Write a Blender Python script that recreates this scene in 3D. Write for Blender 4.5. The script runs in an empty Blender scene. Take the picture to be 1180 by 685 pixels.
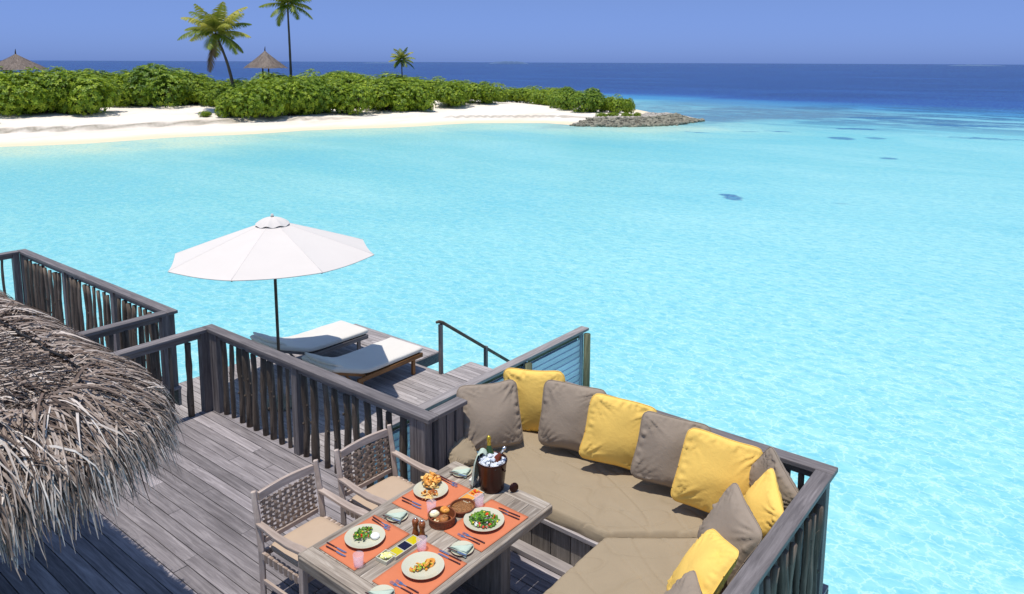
import bpy, math, random
from mathutils import Vector, Matrix, noise
R = math.radians
random.seed(7)
S = bpy.context.scene
COL = S.collection

# ------------------------------------------------------------------ camera
cam_d = bpy.data.cameras.new('camera'); cam = bpy.data.objects.new('camera', cam_d); COL.objects.link(cam)
S.camera = cam
cam_d.sensor_fit = 'HORIZONTAL'; cam_d.sensor_width = 36
cam_d.lens = 871 / 1180 * 36
cam_d.shift_y = -(342.5 - 201) / 1180
cam_d.clip_start = .05; cam_d.clip_end = 60000
pitch = math.atan2(129, 871)
cam.matrix_world = (Matrix.Translation((0, 0, 4.22)) @ Matrix.Rotation(R(38.5), 4, 'Z')
                    @ Matrix.Rotation(R(90) - pitch, 4, 'X') @ Matrix.Rotation(.0042, 4, 'Z'))
S.render.resolution_x = 1024; S.render.resolution_y = 594
# ------------------------------------------------------------------ light
SUN_EL = R(79.8)
SH = Vector((.04, 1.0, 0)).normalized()          # the way shadows fall
sun_vec = Vector((-SH.x * math.cos(SUN_EL), -SH.y * math.cos(SUN_EL), math.sin(SUN_EL)))
sd = bpy.data.lights.new('sun', 'SUN'); sd.energy = 4.2; sd.angle = R(.53); sd.color = (1, .955, .88)
so = bpy.data.objects.new('sun', sd); COL.objects.link(so)
so.rotation_euler = sun_vec.to_track_quat('Z', 'Y').to_euler(); so.location = (0, 0, 30)
W = bpy.data.worlds.new('World'); S.world = W; W.use_nodes = True
nt = W.node_tree; nt.nodes.clear()
sky = nt.nodes.new('ShaderNodeTexSky'); sky.sky_type = 'NISHITA'; sky.sun_disc = False
sky.sun_elevation = SUN_EL; sky.sun_rotation = math.atan2(sun_vec.x, sun_vec.y)
sky.air_density = 1.0; sky.dust_density = .3; sky.ozone_density = 4.0
tint = nt.nodes.new('ShaderNodeMix'); tint.data_type = 'RGBA'; tint.blend_type = 'MULTIPLY'
tint.inputs[0].default_value = 1
tcw = nt.nodes.new('ShaderNodeTexCoord'); sxz = nt.nodes.new('ShaderNodeSeparateXYZ'); nt.links.new(tcw.outputs['Generated'], sxz.inputs[0])
skr = nt.nodes.new('ShaderNodeValToRGB'); nt.links.new(sxz.outputs[2], skr.inputs[0])      # deep tropical blue low in the sky
for p_, c_ in ((0, (.215, .355, 1.0, 1)), (.08, (.34, .405, .76, 1)), (.22, (.98, .98, 1.02, 1))):
    el = skr.color_ramp.elements.new(p_) if p_ == .08 else skr.color_ramp.elements[0 if p_ == 0 else -1]
    el.position = p_; el.color = c_
nt.links.new(skr.outputs[0], tint.inputs[7])
bg = nt.nodes.new('ShaderNodeBackground'); bg.inputs[1].default_value = .148
ow = nt.nodes.new('ShaderNodeOutputWorld')
nt.links.new(sky.outputs[0], tint.inputs[6]); nt.links.new(tint.outputs[2], bg.inputs[0]); nt.links.new(bg.outputs[0], ow.inputs[0])
S.view_settings.view_transform = 'Standard'; S.view_settings.look = 'None'
S.view_settings.exposure = 0; S.view_settings.gamma = 1
S.render.engine = 'CYCLES'

WZ = -2.2      # water level
LZ = -1.2      # lower deck

# ------------------------------------------------------------------ helpers
def tag(o, label=None, cat=None, group=None, kind=None):
    if label: o['label'] = label
    if cat: o['category'] = cat
    if group: o['group'] = group
    if kind: o['kind'] = kind
    return o

def empty(name, loc, rz=0, label=None, cat=None, group=None):
    o = bpy.data.objects.new(name, None); COL.objects.link(o)
    o.location = loc; o.rotation_euler = (0, 0, rz); o.empty_display_size = .1
    return tag(o, label, cat, group)

def copy_tree(o, parent=None):
    c = o.copy(); COL.objects.link(c)
    c.parent = parent
    for ch in list(o.children):
        copy_tree(ch, c)
    return c

class MB:
    def __init__(s): s.v = []; s.f = []; s.r = []; s.m = []
    def add(s, vs, fs, rnd=None, mi=0):
        b = len(s.v); s.v += [tuple(p) for p in vs]
        if rnd is None: rnd = random.random()
        for f in fs:
            s.f.append(tuple(b + i for i in f)); s.r.append(rnd); s.m.append(mi)
        return s
    def box(s, lo, hi, rnd=None, mi=0, M=None):
        x0, y0, z0 = lo; x1, y1, z1 = hi
        vs = [Vector(p) for p in ((x0,y0,z0),(x1,y0,z0),(x1,y1,z0),(x0,y1,z0),(x0,y0,z1),(x1,y0,z1),(x1,y1,z1),(x0,y1,z1))]
        if M: vs = [M @ p for p in vs]
        return s.add(vs, [(0,3,2,1),(4,5,6,7),(0,1,5,4),(1,2,6,5),(2,3,7,6),(3,0,4,7)], rnd, mi)
    def bar(s, a, b, w, h, rnd=None, mi=0, up=(0,0,1)):
        a = Vector(a); b = Vector(b); d = b - a; L = d.length; d.normalize()
        u = Vector(up); x = d.cross(u).normalized(); z = x.cross(d).normalized()
        M = Matrix.Translation(a) @ Matrix((x, d, z)).transposed().to_4x4()
        return s.box((-w/2, 0, -h/2), (w/2, L, h/2), rnd, mi, M)
    def tube(s, pts, rad, n=8, rnd=None, mi=0, cap=True, jit=0, flat=1):
        pts = [Vector(p) for p in pts]
        if not hasattr(rad, '__len__'): rad = [rad] * len(pts)
        vs = []; ref = None
        for i, p in enumerate(pts):
            d = (pts[min(i+1, len(pts)-1)] - pts[max(i-1, 0)]).normalized()
            if ref is None: ref = Vector((0,0,1)) if abs(d.z) < .9 else Vector((1,0,0))
            x = d.cross(ref).normalized(); y = d.cross(x).normalized(); ref = x.cross(d) * -1 if False else ref
            for k in range(n):
                a = 2*math.pi*k/n; r = rad[i] * (1 + random.uniform(-jit, jit))
                vs.append(p + x*math.cos(a)*r + y*math.sin(a)*r*flat)
        fs = []
        for i in range(len(pts)-1):
            for k in range(n):
                fs.append((i*n+k, i*n+(k+1)%n, (i+1)*n+(k+1)%n, (i+1)*n+k))
        if cap:
            fs.append(tuple(range(n))[::-1]); fs.append(tuple((len(pts)-1)*n+k for k in range(n)))
        return s.add(vs, fs, rnd, mi)
    def lathe(s, prof, c=(0,0,0), n=32, rnd=.5, mi=0, M=None, sx=1, sy=1):
        vs = []
        for r, z in prof:
            for k in range(n):
                a = 2*math.pi*k/n
                p = Vector((max(r,1e-4)*math.cos(a)*sx, max(r,1e-4)*math.sin(a)*sy, z))
                if M: p = M @ p
                vs.append(p + Vector(c))
        fs = [(i*n+k, i*n+(k+1)%n, (i+1)*n+(k+1)%n, (i+1)*n+k) for i in range(len(prof)-1) for k in range(n)]
        return s.add(vs, fs, rnd, mi)
    def blob(s, c, r, rnd=None, mi=0, jit=.15, seg=6, ring=4, M=None):
        if not hasattr(r, '__len__'): r = (r, r, r)
        vs = []; c = Vector(c)
        for i in range(ring+1):
            t = math.pi*i/ring
            for k in range(seg):
                a = 2*math.pi*k/seg; q = 1+random.uniform(-jit, jit) if 0 < i < ring else 1
                p = Vector((r[0]*math.sin(t)*math.cos(a)*q, r[1]*math.sin(t)*math.sin(a)*q, r[2]*math.cos(t)*q))
                vs.append(c + (M @ p if M else p))
        fs = [(i*seg+k, (i+1)*seg+k, (i+1)*seg+(k+1)%seg, i*seg+(k+1)%seg) for i in range(ring) for k in range(seg)]
        return s.add(vs, fs, rnd, mi)
    def build(s, name, mat, parent=None, smooth=False, bevel=0, loc=None, link=True):
        me = bpy.data.meshes.new(name); me.from_pydata(s.v, [], s.f); me.validate(clean_customdata=False)
        at = me.attributes.new('rnd', 'FLOAT', 'FACE')
        if len(me.polygons) == len(s.r): at.data.foreach_set('value', s.r)
        mats = mat if isinstance(mat, (list, tuple)) else [mat]
        for m in mats: me.materials.append(m)
        if len(mats) > 1 and len(me.polygons) == len(s.m): me.polygons.foreach_set('material_index', s.m)
        if smooth: me.polygons.foreach_set('use_smooth', [True]*len(me.polygons))
        o = bpy.data.objects.new(name, me); COL.objects.link(o)
        if parent: o.parent = parent
        if loc: o.location = loc
        if bevel:
            b = o.modifiers.new('bevel', 'BEVEL'); b.width = bevel; b.segments = 2; b.limit_method = 'ANGLE'; b.angle_limit = R(50)
        return o

# ------------------------------------------------------------------ materials
def lin(r, g, b):
    f = lambda c: (c/255/12.92) if c/255 <= .04045 else ((c/255+.055)/1.055)**2.4
    return (f(r), f(g), f(b), 1)
def newmat(name):
    m = bpy.data.materials.new(name); m.use_nodes = True
    t = m.node_tree; b = t.nodes['Principled BSDF']
    return m, t, b
def ramp(t, src, stops):
    n = t.nodes.new('ShaderNodeValToRGB'); e = n.color_ramp.elements
    while len(e) < len(stops): e.new(.5)
    for i, (p, c) in enumerate(stops): e[i].position = p; e[i].color = c
    t.links.new(src, n.inputs[0]); return n.outputs[0]
def nz(t, vec, scale, detail=4, rough=.5, dist=0, out=0):
    n = t.nodes.new('ShaderNodeTexNoise'); n.inputs['Scale'].default_value = scale
    n.inputs['Detail'].default_value = detail; n.inputs['Roughness'].default_value = rough; n.inputs['Distortion'].default_value = dist
    if vec is not None: t.links.new(vec, n.inputs['Vector'])
    return n.outputs[out]
def mapping(t, vec, scale=(1,1,1), rot=(0,0,0)):
    n = t.nodes.new('ShaderNodeMapping'); n.inputs['Scale'].default_value = scale; n.inputs['Rotation'].default_value = rot
    t.links.new(vec, n.inputs['Vector']); return n.outputs[0]
def coord(t, kind='Object'):
    return t.nodes.new('ShaderNodeTexCoord').outputs[kind]
def attr(t, name):
    n = t.nodes.new('ShaderNodeAttribute'); n.attribute_name = name; return n.outputs['Fac']
def mth(t, op, a, b=None, clamp=False):
    n = t.nodes.new('ShaderNodeMath'); n.operation = op; n.use_clamp = clamp
    for i, x in enumerate((a, b)):
        if x is None: continue
        if isinstance(x, (int, float)): n.inputs[i].default_value = x
        else: t.links.new(x, n.inputs[i])
    return n.outputs[0]
def mix(t, fac, a, b, mode='MIX'):
    n = t.nodes.new('ShaderNodeMix'); n.data_type = 'RGBA'; n.blend_type = mode
    if isinstance(fac, (int, float)): n.inputs[0].default_value = fac
    else: t.links.new(fac, n.inputs[0])
    for i, x in ((6, a), (7, b)):
        if isinstance(x, tuple): n.inputs[i].default_value = x
        else: t.links.new(x, n.inputs[i])
    return n.outputs[2]
def bump(t, b, h, strength=.3, dist=.01):
    n = t.nodes.new('ShaderNodeBump'); n.inputs['Strength'].default_value = strength; n.inputs['Distance'].default_value = dist
    t.links.new(h, n.inputs['Height']); t.links.new(n.outputs[0], b.inputs['Normal'])
def offs(t, vec, amount=37.0):
    r = attr(t, 'rnd'); c = t.nodes.new('ShaderNodeCombineXYZ')
    k = mth(t, 'MULTIPLY', r, amount)
    for i in range(3): t.links.new(k, c.inputs[i])
    a = t.nodes.new('ShaderNodeVectorMath'); a.operation = 'ADD'
    t.links.new(vec, a.inputs[0]); t.links.new(c.outputs[0], a.inputs[1]); return a.outputs[0]

def wood(name, dark, mid, light, axis='X', rough=.75, stain=.35, vary=.35):
    m, t, b = newmat(name)
    o = offs(t, coord(t))
    sc = {'X': (1, 14, 14), 'Y': (14, 1, 14), 'Z': (14, 14, 1)}[axis]
    v = mapping(t, o, sc)
    g = nz(t, v, 2.2, 8, .65, .6)
    fine = nz(t, mapping(t, o, tuple(3*k if k > 1 else 1.5 for k in sc)), 4, 4, .6)
    big = nz(t, o, 1.3, 3, .6)
    c = ramp(t, g, [(.3, dark), (.5, mid), (.72, light)])
    c = mix(t, mth(t, 'MULTIPLY', fine, .25), c, dark)
    tone = mth(t, 'ADD', mth(t, 'MULTIPLY', attr(t, 'rnd'), vary), mth(t, 'MULTIPLY', big, stain))
    tone = mth(t, 'ADD', tone, 1 - vary/2 - stain/2)
    cc = t.nodes.new('ShaderNodeCombineColor')
    for i in range(3): t.links.new(tone, cc.inputs[i])
    c = mix(t, 1., c, cc.outputs[0], 'MULTIPLY')
    worn = nz(t, mapping(t, o, tuple(2.2 if k > 1 else .55 for k in sc)), 1.4, 6, .7, .8)
    c = mix(t, mth(t, 'MULTIPLY', mth(t, 'SUBTRACT', worn, .60, True), 2.4, True), c, light)
    c = mix(t, mth(t, 'MULTIPLY', mth(t, 'SUBTRACT', .40, worn, True), 2.6, True), c, dark)
    t.links.new(c, b.inputs['Base Color']); b.inputs['Roughness'].default_value = rough
    b.inputs['Specular IOR Level'].default_value = .3
    bump(t, b, mth(t, 'ADD', g, mth(t, 'MULTIPLY', fine, .6)), .45, .004)
    return m
def plain(name, col, rough=.5, metal=0, spec=.5, trans=0, vary=0, nscale=30, ior=1.45):
    m, t, b = newmat(name)
    b.inputs['Roughness'].default_value = rough; b.inputs['Metallic'].default_value = metal
    b.inputs['Specular IOR Level'].default_value = spec; b.inputs['Transmission Weight'].default_value = trans
    b.inputs['IOR'].default_value = ior
    if vary:
        n = nz(t, offs(t, coord(t)), nscale, 4, .6)
        f = mth(t, 'ADD', mth(t, 'MULTIPLY', n, .6), mth(t, 'MULTIPLY', attr(t, 'rnd'), .4))
        a = tuple(c*(1-vary) for c in col[:3]) + (1,); z = tuple(min(1, c*(1+vary)) for c in col[:3]) + (1,)
        t.links.new(ramp(t, f, [(.2, a), (.8, z)]), b.inputs['Base Color'])
    else: b.inputs['Base Color'].default_value = col
    return m
def fabric(name, col, dk=.78, scale=5, strength=.35, weave=True, sheen=.0):
    m, t, b = newmat(name); o = coord(t)
    big = nz(t, o, scale, 5, .6, .5)
    a = tuple(c*dk for c in col[:3]) + (1,)
    c = ramp(t, big, [(.3, a), (.7, col)])
    t.links.new(c, b.inputs['Base Color']); b.inputs['Roughness'].default_value = .9
    b.inputs['Specular IOR Level'].default_value = .15
    h = mth(t, 'ADD', big, mth(t, 'MULTIPLY', nz(t, mapping(t, o, (1, 2.2, 1)), scale*3, 4, .6, 1.2), .5))
    if weave: h = mth(t, 'ADD', h, mth(t, 'MULTIPLY', nz(t, o, 400, 2, .5), .05))
    bump(t, b, h, strength, .02)
    return m

M = {}
for ax in 'XYZ':
    M['deck'+ax] = wood('weathered_deck_'+ax, lin(104,98,99), lin(136,129,130), lin(172,164,164), ax, .7, .7, .62)
    M['rail'+ax] = wood('grey_rail_wood_'+ax, lin(86,80,79), lin(116,109,107), lin(146,138,136), ax, .6, .35, .25)
    M['stick'+ax] = wood('brown_stick_wood_'+ax, lin(62,53,46), lin(98,86,75), lin(138,122,108), ax, .8, .5, .5)
    M['low'+ax] = wood('silvered_deck_'+ax, lin(128,120,118), lin(158,150,147), lin(188,180,176), ax, .75, .4, .35)
    M['table'+ax] = wood('bleached_table_wood_'+ax, lin(112,101,90), lin(156,143,128), lin(200,189,174), ax, .6, .5, .5)
    M['chair'+ax] = wood('pale_teak_'+ax, lin(150,134,122), lin(180,162,150), lin(206,190,178), ax, .65, .3, .2)
    M['bench'+ax] = wood('bench_board_wood_'+ax, lin(98,91,84), lin(132,124,115), lin(164,155,146), ax, .75, .5, .45)
    M['teak'+ax] = wood('oiled_teak_'+ax, lin(92,58,30), lin(132,88,48), lin(164,116,70), ax, .5, .3, .25)
    M['screen'+ax] = wood('blue_grey_paint_wood_'+ax, lin(176,192,202), lin(198,212,220), lin(216,228,234), ax, .6, .3, .25)
    M['green'+ax] = wood('algae_post_wood_'+ax, lin(52,56,42), lin(88,92,70), lin(128,130,104), ax, .8, .5, .3)
M['taupe'] = fabric('taupe_canvas', lin(156,140,116), .92, 3.5, .22)
M['taupe_pillow'] = fabric('taupe_pillow_cloth', lin(152,137,121), .93, 5, .30)
M['yellow'] = fabric('yellow_pillow_cloth', lin(244,202,106), .95, 5, .28)
M['grey_mat'] = fabric('pale_lounger_cloth', lin(216,210,200), .95, 3, .18)
M['canopy'] = fabric('white_canopy_cloth', lin(214,206,198), .96, 2, .10)
M['orange'] = fabric('orange_placemat_cloth', lin(206,122,86), .92, 9, .12)
M['napkin'] = fabric('sage_napkin_cloth', lin(186,200,182), .93, 12, .15)
M['seatpad'] = fabric('beige_seat_pad', lin(186,164,142), .94, 6, .12)
M['dark_metal'] = plain('dark_metal', (.02,.02,.022,1), .45, .6)
M['steel'] = plain('bright_steel', (.75,.77,.82,1), .18, 1)
M['handle'] = plain('dark_cutlery_handle', (.09,.03,.035,1), .3, .3)
M['plate'] = plain('cream_glazed_stoneware', lin(196,193,170), .22, 0, .5, 0, .05, 12)
M['plate_rim'] = plain('terracotta_rim', lin(176,110,74), .4)
m, t, b = newmat('pink_glass'); b.inputs['Base Color'].default_value = (.98,.90,.93,1); b.inputs['Roughness'].default_value = .04; b.inputs['Specular IOR Level'].default_value = .7
tr_ = t.nodes.new('ShaderNodeBsdfTransparent'); tr_.inputs[0].default_value = (1, .92, .95, 1); mx_ = t.nodes.new('ShaderNodeMixShader'); mx_.inputs[0].default_value = .26
t.links.new(tr_.outputs[0], mx_.inputs[1]); t.links.new(b.outputs[0], mx_.inputs[2]); t.links.new(mx_.outputs[0], t.nodes['Material Output'].inputs[0]); M['pink_glass'] = m
M['bronze'] = plain('dark_copper_bucket', (.045,.014,.010,1), .30, .5, vary=.5, nscale=12)
M['ice'] = plain('ice', (.93,.96,1,1), .12, 0, .5, .35, ior=1.31)
M['gold'] = plain('gold_foil', (.62,.42,.05,1), .3, .75)
M['bottle_green'] = plain('green_bottle_glass', (.03,.07,.02,1), .1, 0, .6)
M['bottle_brown'] = plain('brown_bottle_glass', (.22,.04,.01,1), .08, 0, .6, .3)
M['mill'] = plain('turned_wood_mill', lin(134,74,36), .3, 0, .5, 0, .3, 20)
M['basket'] = plain('woven_palm_basket', lin(140,82,52), .6, 0, .3, 0, .45, 60)
M['white_dish'] = plain('white_porcelain', lin(225,222,210), .2)

def veg(name, a, b_, c, trans=.25):
    m, t, b = newmat(name)
    col = ramp(t, attr(t, 'rnd'), [(0, a), (.5, b_), (1, c)])
    t.links.new(col, b.inputs['Base Color']); b.inputs['Roughness'].default_value = .5
    b.inputs['Specular IOR Level'].default_value = .35
    tr = t.nodes.new('ShaderNodeBsdfTranslucent'); t.links.new(col, tr.inputs[0])
    mx = t.nodes.new('ShaderNodeMixShader'); mx.inputs[0].default_value = trans
    t.links.new(b.outputs[0], mx.inputs[1]); t.links.new(tr.outputs[0], mx.inputs[2])
    t.links.new(mx.outputs[0], t.nodes['Material Output'].inputs[0])
    return m
M['leaf'] = veg('shrub_leaf', (.08,.15,.008,1), (.20,.31,.012,1), (.40,.49,.03,1))
M['leafd'] = veg('dark_shrub_leaf', (.06,.13,.010,1), (.15,.26,.014,1), (.32,.42,.03,1))
M['palmleaf'] = veg('palm_leaflet', (.06,.11,.015,1), (.17,.23,.02,1), (.46,.42,.08,1))
M['deadpalm'] = veg('dry_palm_leaflet', (.08,.05,.02,1), (.14,.09,.04,1), (.2,.14,.07,1))
M['trunk'] = plain('palm_trunk_bark', (.10,.085,.07,1), .9, 0, .2, 0, .4, 8)
M['stem'] = plain('shrub_stem', (.07,.05,.035,1), .9, 0, .2, 0, .3, 5)
M['straw'] = None

def straw(name, cols):
    m, t, b = newmat(name)
    c = ramp(t, attr(t, 'rnd'), cols)
    n = nz(t, coord(t), 14, 4, .6)
    c = mix(t, mth(t, 'MULTIPLY', n, .5), c, lin(70,58,52))
    t.links.new(c, b.inputs['Base Color']); b.inputs['Roughness'].default_value = .7
    b.inputs['Specular IOR Level'].default_value = .3
    return m
M['straw'] = straw('dry_thatch_frond', [(0, lin(70,56,48)), (.3, lin(128,108,94)), (.62, lin(184,166,152)), (1, lin(240,228,216))])
M['straw_dark'] = straw('thatch_underlayer', [(0, lin(48,40,36)), (1, lin(78,66,58))])
M['straw_far'] = straw('far_hut_thatch', [(0, lin(112,98,88)), (1, lin(158,144,132))])
M['net'] = plain('black_netting', (.012,.012,.014,1), .8)

# sand
m, t, b = newmat('white_coral_sand'); o = coord(t)
n1 = nz(t, mapping(t, o, (.35, .12, .3)), 1, 6, .65, .4); n2 = nz(t, o, 2.5, 6, .7)
c = ramp(t, n1, [(.3, lin(222,208,190)), (.7, lin(244,236,224))])
c = mix(t, mth(t, 'MULTIPLY', mth(t, 'SUBTRACT', n2, .45, True), 1.2, True), c, lin(206,192,172))
wet = attr(t, 'wet'); c = mix(t, wet, c, lin(226,206,174))
sc_ = attr(t, 'scarp'); c = mix(t, mth(t, 'MULTIPLY', sc_, mth(t, 'ADD', n2, .35), True), c, lin(142,134,118))
t.links.new(c, b.inputs['Base Color']); b.inputs['Roughness'].default_value = .95; b.inputs['Specular IOR Level'].default_value = .1
bump(t, b, mth(t, 'ADD', n2, nz(t, o, .8, 3, .5)), .6, .12); M['sand'] = m
M['rock'] = plain('grey_coral_rubble', lin(132,128,112), .95, 0, .2, 0, .45, 3)
M['gravel'] = plain('pale_coral_gravel', lin(178,170,158), .95, 0, .2, 0, .25, 6)

# water: colour follows the depth of the lagoon (mesh attributes), ripples as bump
m, t, b = newmat('lagoon_water'); o = coord(t)
dep = attr(t, 'depth'); reef = attr(t, 'reef'); shore = attr(t, 'shore')
wob = nz(t, mapping(t, o, (.05, .05, .05)), 1, 5, .6, .4)
wob2 = nz(t, mapping(t, o, (.02, .085, .05), (0, 0, R(12))), 1, 6, .62, .6)
d = mth(t, 'ADD', dep, mth(t, 'MULTIPLY', mth(t, 'SUBTRACT', wob2, .5), .16))
c = ramp(t, d, [(0, lin(188,212,186)), (.05, lin(146,200,190)), (.15, lin(118,190,192)), (.34, lin(137,201,203)),
                (.42, lin(112,188,200)), (.52, lin(64,138,182)), (.66, lin(26,62,138)), (.80, lin(10,34,110)), (1, lin(9,30,104))])
shal = mth(t, 'SUBTRACT', 1, mth(t, 'MULTIPLY', mth(t, 'SUBTRACT', dep, .34, True), 8, True), True)
wobb = nz(t, mapping(t, o, (.045, .10, .05), (0, 0, R(34))), 1, 6, .65, .5)
c = mix(t, mth(t, 'MULTIPLY', mth(t, 'MULTIPLY', mth(t, 'SUBTRACT', wobb, .50, True), 3.2, True), shal), c, lin(100,182,194))
c = mix(t, mth(t, 'MULTIPLY', mth(t, 'MULTIPLY', mth(t, 'SUBTRACT', .50, wobb, True), 2.4, True), shal), c, lin(160,212,208))
rn = nz(t, mapping(t, o, (.10, .26, .1), (0, 0, R(-30))), 1, 7, .68, .3)
rm = mth(t, 'MULTIPLY', reef, mth(t, 'MULTIPLY', mth(t, 'SUBTRACT', rn, .45, True), 12, True), True)
c = mix(t, mth(t, 'MULTIPLY', reef, .30), c, lin(50,112,160))
c = mix(t, mth(t, 'MULTIPLY', rm, .85), c, lin(36,80,124))
flat = attr(t, 'flat'); fn_ = nz(t, mapping(t, o, (.35, .8, .3), (0, 0, R(-28))), 1, 7, .7, .4)
c = mix(t, mth(t, 'MULTIPLY', mth(t, 'MULTIPLY', flat, mth(t, 'MULTIPLY', mth(t, 'ADD', fn_, -.18), 2.6, True)), .85), c, lin(96,130,148))
c = mix(t, mth(t, 'MULTIPLY', flat, mth(t, 'MULTIPLY', mth(t, 'SUBTRACT', fn_, .54, True), 5, True)), c, lin(70,92,100))
deepf = mth(t, 'MULTIPLY', mth(t, 'SUBTRACT', dep, .6, True), 3, True)
sw = nz(t, mapping(t, o, (.010, .030, .02), (0, 0, R(-38))), 1, 8, .72, .3)
c = mix(t, mth(t, 'MULTIPLY', deepf, mth(t, 'MULTIPLY', mth(t, 'SUBTRACT', sw, .5, True), 4, True)), c, lin(40,84,160))
spot = attr(t, 'spot'); sn = nz(t, o, .9, 5, .7)
sm = mth(t, 'MULTIPLY', mth(t, 'SUBTRACT', mth(t, 'ADD', spot, mth(t, 'MULTIPLY', sn, .9)), 1.0, True), 5, True)
c = mix(t, mth(t, 'MULTIPLY', sm, .85), c, lin(34,92,140))
for (cx_, cy_, rx_, ry_, an_, st_) in ((-14.0,34.7,.62,1.15,38,.8), (-14.5,35.3,.6,.5,10,.8), (-11.8,56.3,.9,.8,0,.7), (-18.4,69,1.6,2.0,38,.75), (-16,71,1.2,1.5,38,.6), (-9.5,36.5,.6,.25,20,.3), (-27,70,1.5,.7,38,.45), (-24.5,72,1.2,.5,38,.45)):
    ca_, sa_ = math.cos(R(an_)), math.sin(R(an_))
    sxy = t.nodes.new('ShaderNodeSeparateXYZ'); t.links.new(o, sxy.inputs[0])
    ax_ = mth(t, 'SUBTRACT', sxy.outputs[0], cx_); ay_ = mth(t, 'SUBTRACT', sxy.outputs[1], cy_)
    u_ = mth(t, 'DIVIDE', mth(t, 'ADD', mth(t, 'MULTIPLY', ax_, ca_), mth(t, 'MULTIPLY', ay_, sa_)), rx_)
    v_ = mth(t, 'DIVIDE', mth(t, 'SUBTRACT', mth(t, 'MULTIPLY', ay_, ca_), mth(t, 'MULTIPLY', ax_, sa_)), ry_)
    rr_ = mth(t, 'SQRT', mth(t, 'ADD', mth(t, 'MULTIPLY', u_, u_), mth(t, 'MULTIPLY', v_, v_)))
    mm_ = mth(t, 'MULTIPLY', mth(t, 'SUBTRACT', 1.35, mth(t, 'ADD', rr_, mth(t, 'MULTIPLY', sn, 1.1)), True), 3.2, True)
    c = mix(t, mth(t, 'MULTIPLY', mm_, st_), c, lin(40,92,140))
# caustic light net painted into the water colour, with sand mottling, small scale
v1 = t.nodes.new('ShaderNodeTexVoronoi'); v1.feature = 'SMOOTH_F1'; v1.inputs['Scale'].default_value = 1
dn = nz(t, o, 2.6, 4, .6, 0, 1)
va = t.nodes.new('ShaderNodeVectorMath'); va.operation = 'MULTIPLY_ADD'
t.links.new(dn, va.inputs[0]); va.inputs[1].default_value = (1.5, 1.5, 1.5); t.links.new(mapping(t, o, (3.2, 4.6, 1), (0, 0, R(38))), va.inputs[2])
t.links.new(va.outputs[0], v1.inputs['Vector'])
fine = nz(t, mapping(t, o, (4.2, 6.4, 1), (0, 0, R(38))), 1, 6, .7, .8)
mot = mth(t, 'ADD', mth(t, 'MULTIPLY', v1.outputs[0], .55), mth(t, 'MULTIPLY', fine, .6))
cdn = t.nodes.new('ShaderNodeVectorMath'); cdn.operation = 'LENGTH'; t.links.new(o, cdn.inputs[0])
near = mth(t, 'MULTIPLY', mth(t, 'SUBTRACT', 1, mth(t, 'MULTIPLY', dep, 1.6), True), mth(t, 'DIVIDE', 16, cdn.outputs['Value'], True))   # painted light net and sand mottling fainter in the deeper outer lagoon
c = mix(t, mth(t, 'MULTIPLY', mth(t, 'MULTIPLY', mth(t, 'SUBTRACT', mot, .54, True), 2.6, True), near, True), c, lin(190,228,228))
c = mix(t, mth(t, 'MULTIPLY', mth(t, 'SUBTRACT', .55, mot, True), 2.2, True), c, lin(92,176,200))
df = t.nodes.new('ShaderNodeBsdfDiffuse'); gl = t.nodes.new('ShaderNodeBsdfGlossy'); gl.inputs['Roughness'].default_value = .13
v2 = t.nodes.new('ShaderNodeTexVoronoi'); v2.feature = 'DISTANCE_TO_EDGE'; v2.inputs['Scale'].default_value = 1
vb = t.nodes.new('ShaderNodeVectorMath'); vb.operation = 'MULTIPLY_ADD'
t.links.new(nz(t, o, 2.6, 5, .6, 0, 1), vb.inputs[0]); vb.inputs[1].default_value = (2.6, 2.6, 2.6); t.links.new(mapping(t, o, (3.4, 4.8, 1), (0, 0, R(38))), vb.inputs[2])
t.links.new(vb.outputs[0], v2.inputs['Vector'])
ln_ = mth(t, 'MULTIPLY', mth(t, 'SUBTRACT', .11, v2.outputs[0], True), 9, True)  # thin bright caustic lines, painted into the water colour
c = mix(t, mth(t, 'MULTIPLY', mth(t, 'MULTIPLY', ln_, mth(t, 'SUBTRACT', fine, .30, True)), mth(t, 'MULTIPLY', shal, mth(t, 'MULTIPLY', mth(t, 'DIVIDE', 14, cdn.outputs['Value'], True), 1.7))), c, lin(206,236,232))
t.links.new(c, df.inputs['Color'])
w1 = nz(t, mapping(t, o, (1.9, 3.1, 1), (0, 0, R(40))), 1.3, 6, .65, .7)
w2 = nz(t, mapping(t, o, (.30, .7, 1), (0, 0, R(32))), 1, 6, .62, .4)
bn = t.nodes.new('ShaderNodeBump'); bn.inputs['Strength'].default_value = .5; bn.inputs['Distance'].default_value = .10
t.links.new(mth(t, 'ADD', w1, mth(t, 'MULTIPLY', w2, 1.0)), bn.inputs['Height'])
t.links.new(bn.outputs[0], gl.inputs['Normal'])
fr_n = t.nodes.new('ShaderNodeFresnel'); fr_n.inputs[0].default_value = 1.33; t.links.new(bn.outputs[0], fr_n.inputs['Normal'])
mxw = t.nodes.new('ShaderNodeMixShader'); t.links.new(mth(t, 'MULTIPLY', fr_n.outputs[0], .42), mxw.inputs[0])
t.links.new(df.outputs[0], mxw.inputs[1]); t.links.new(gl.outputs[0], mxw.inputs[2]); t.links.new(mxw.outputs[0], t.nodes['Material Output'].inputs[0])
t.nodes.remove(b)
M['water'] = m

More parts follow.
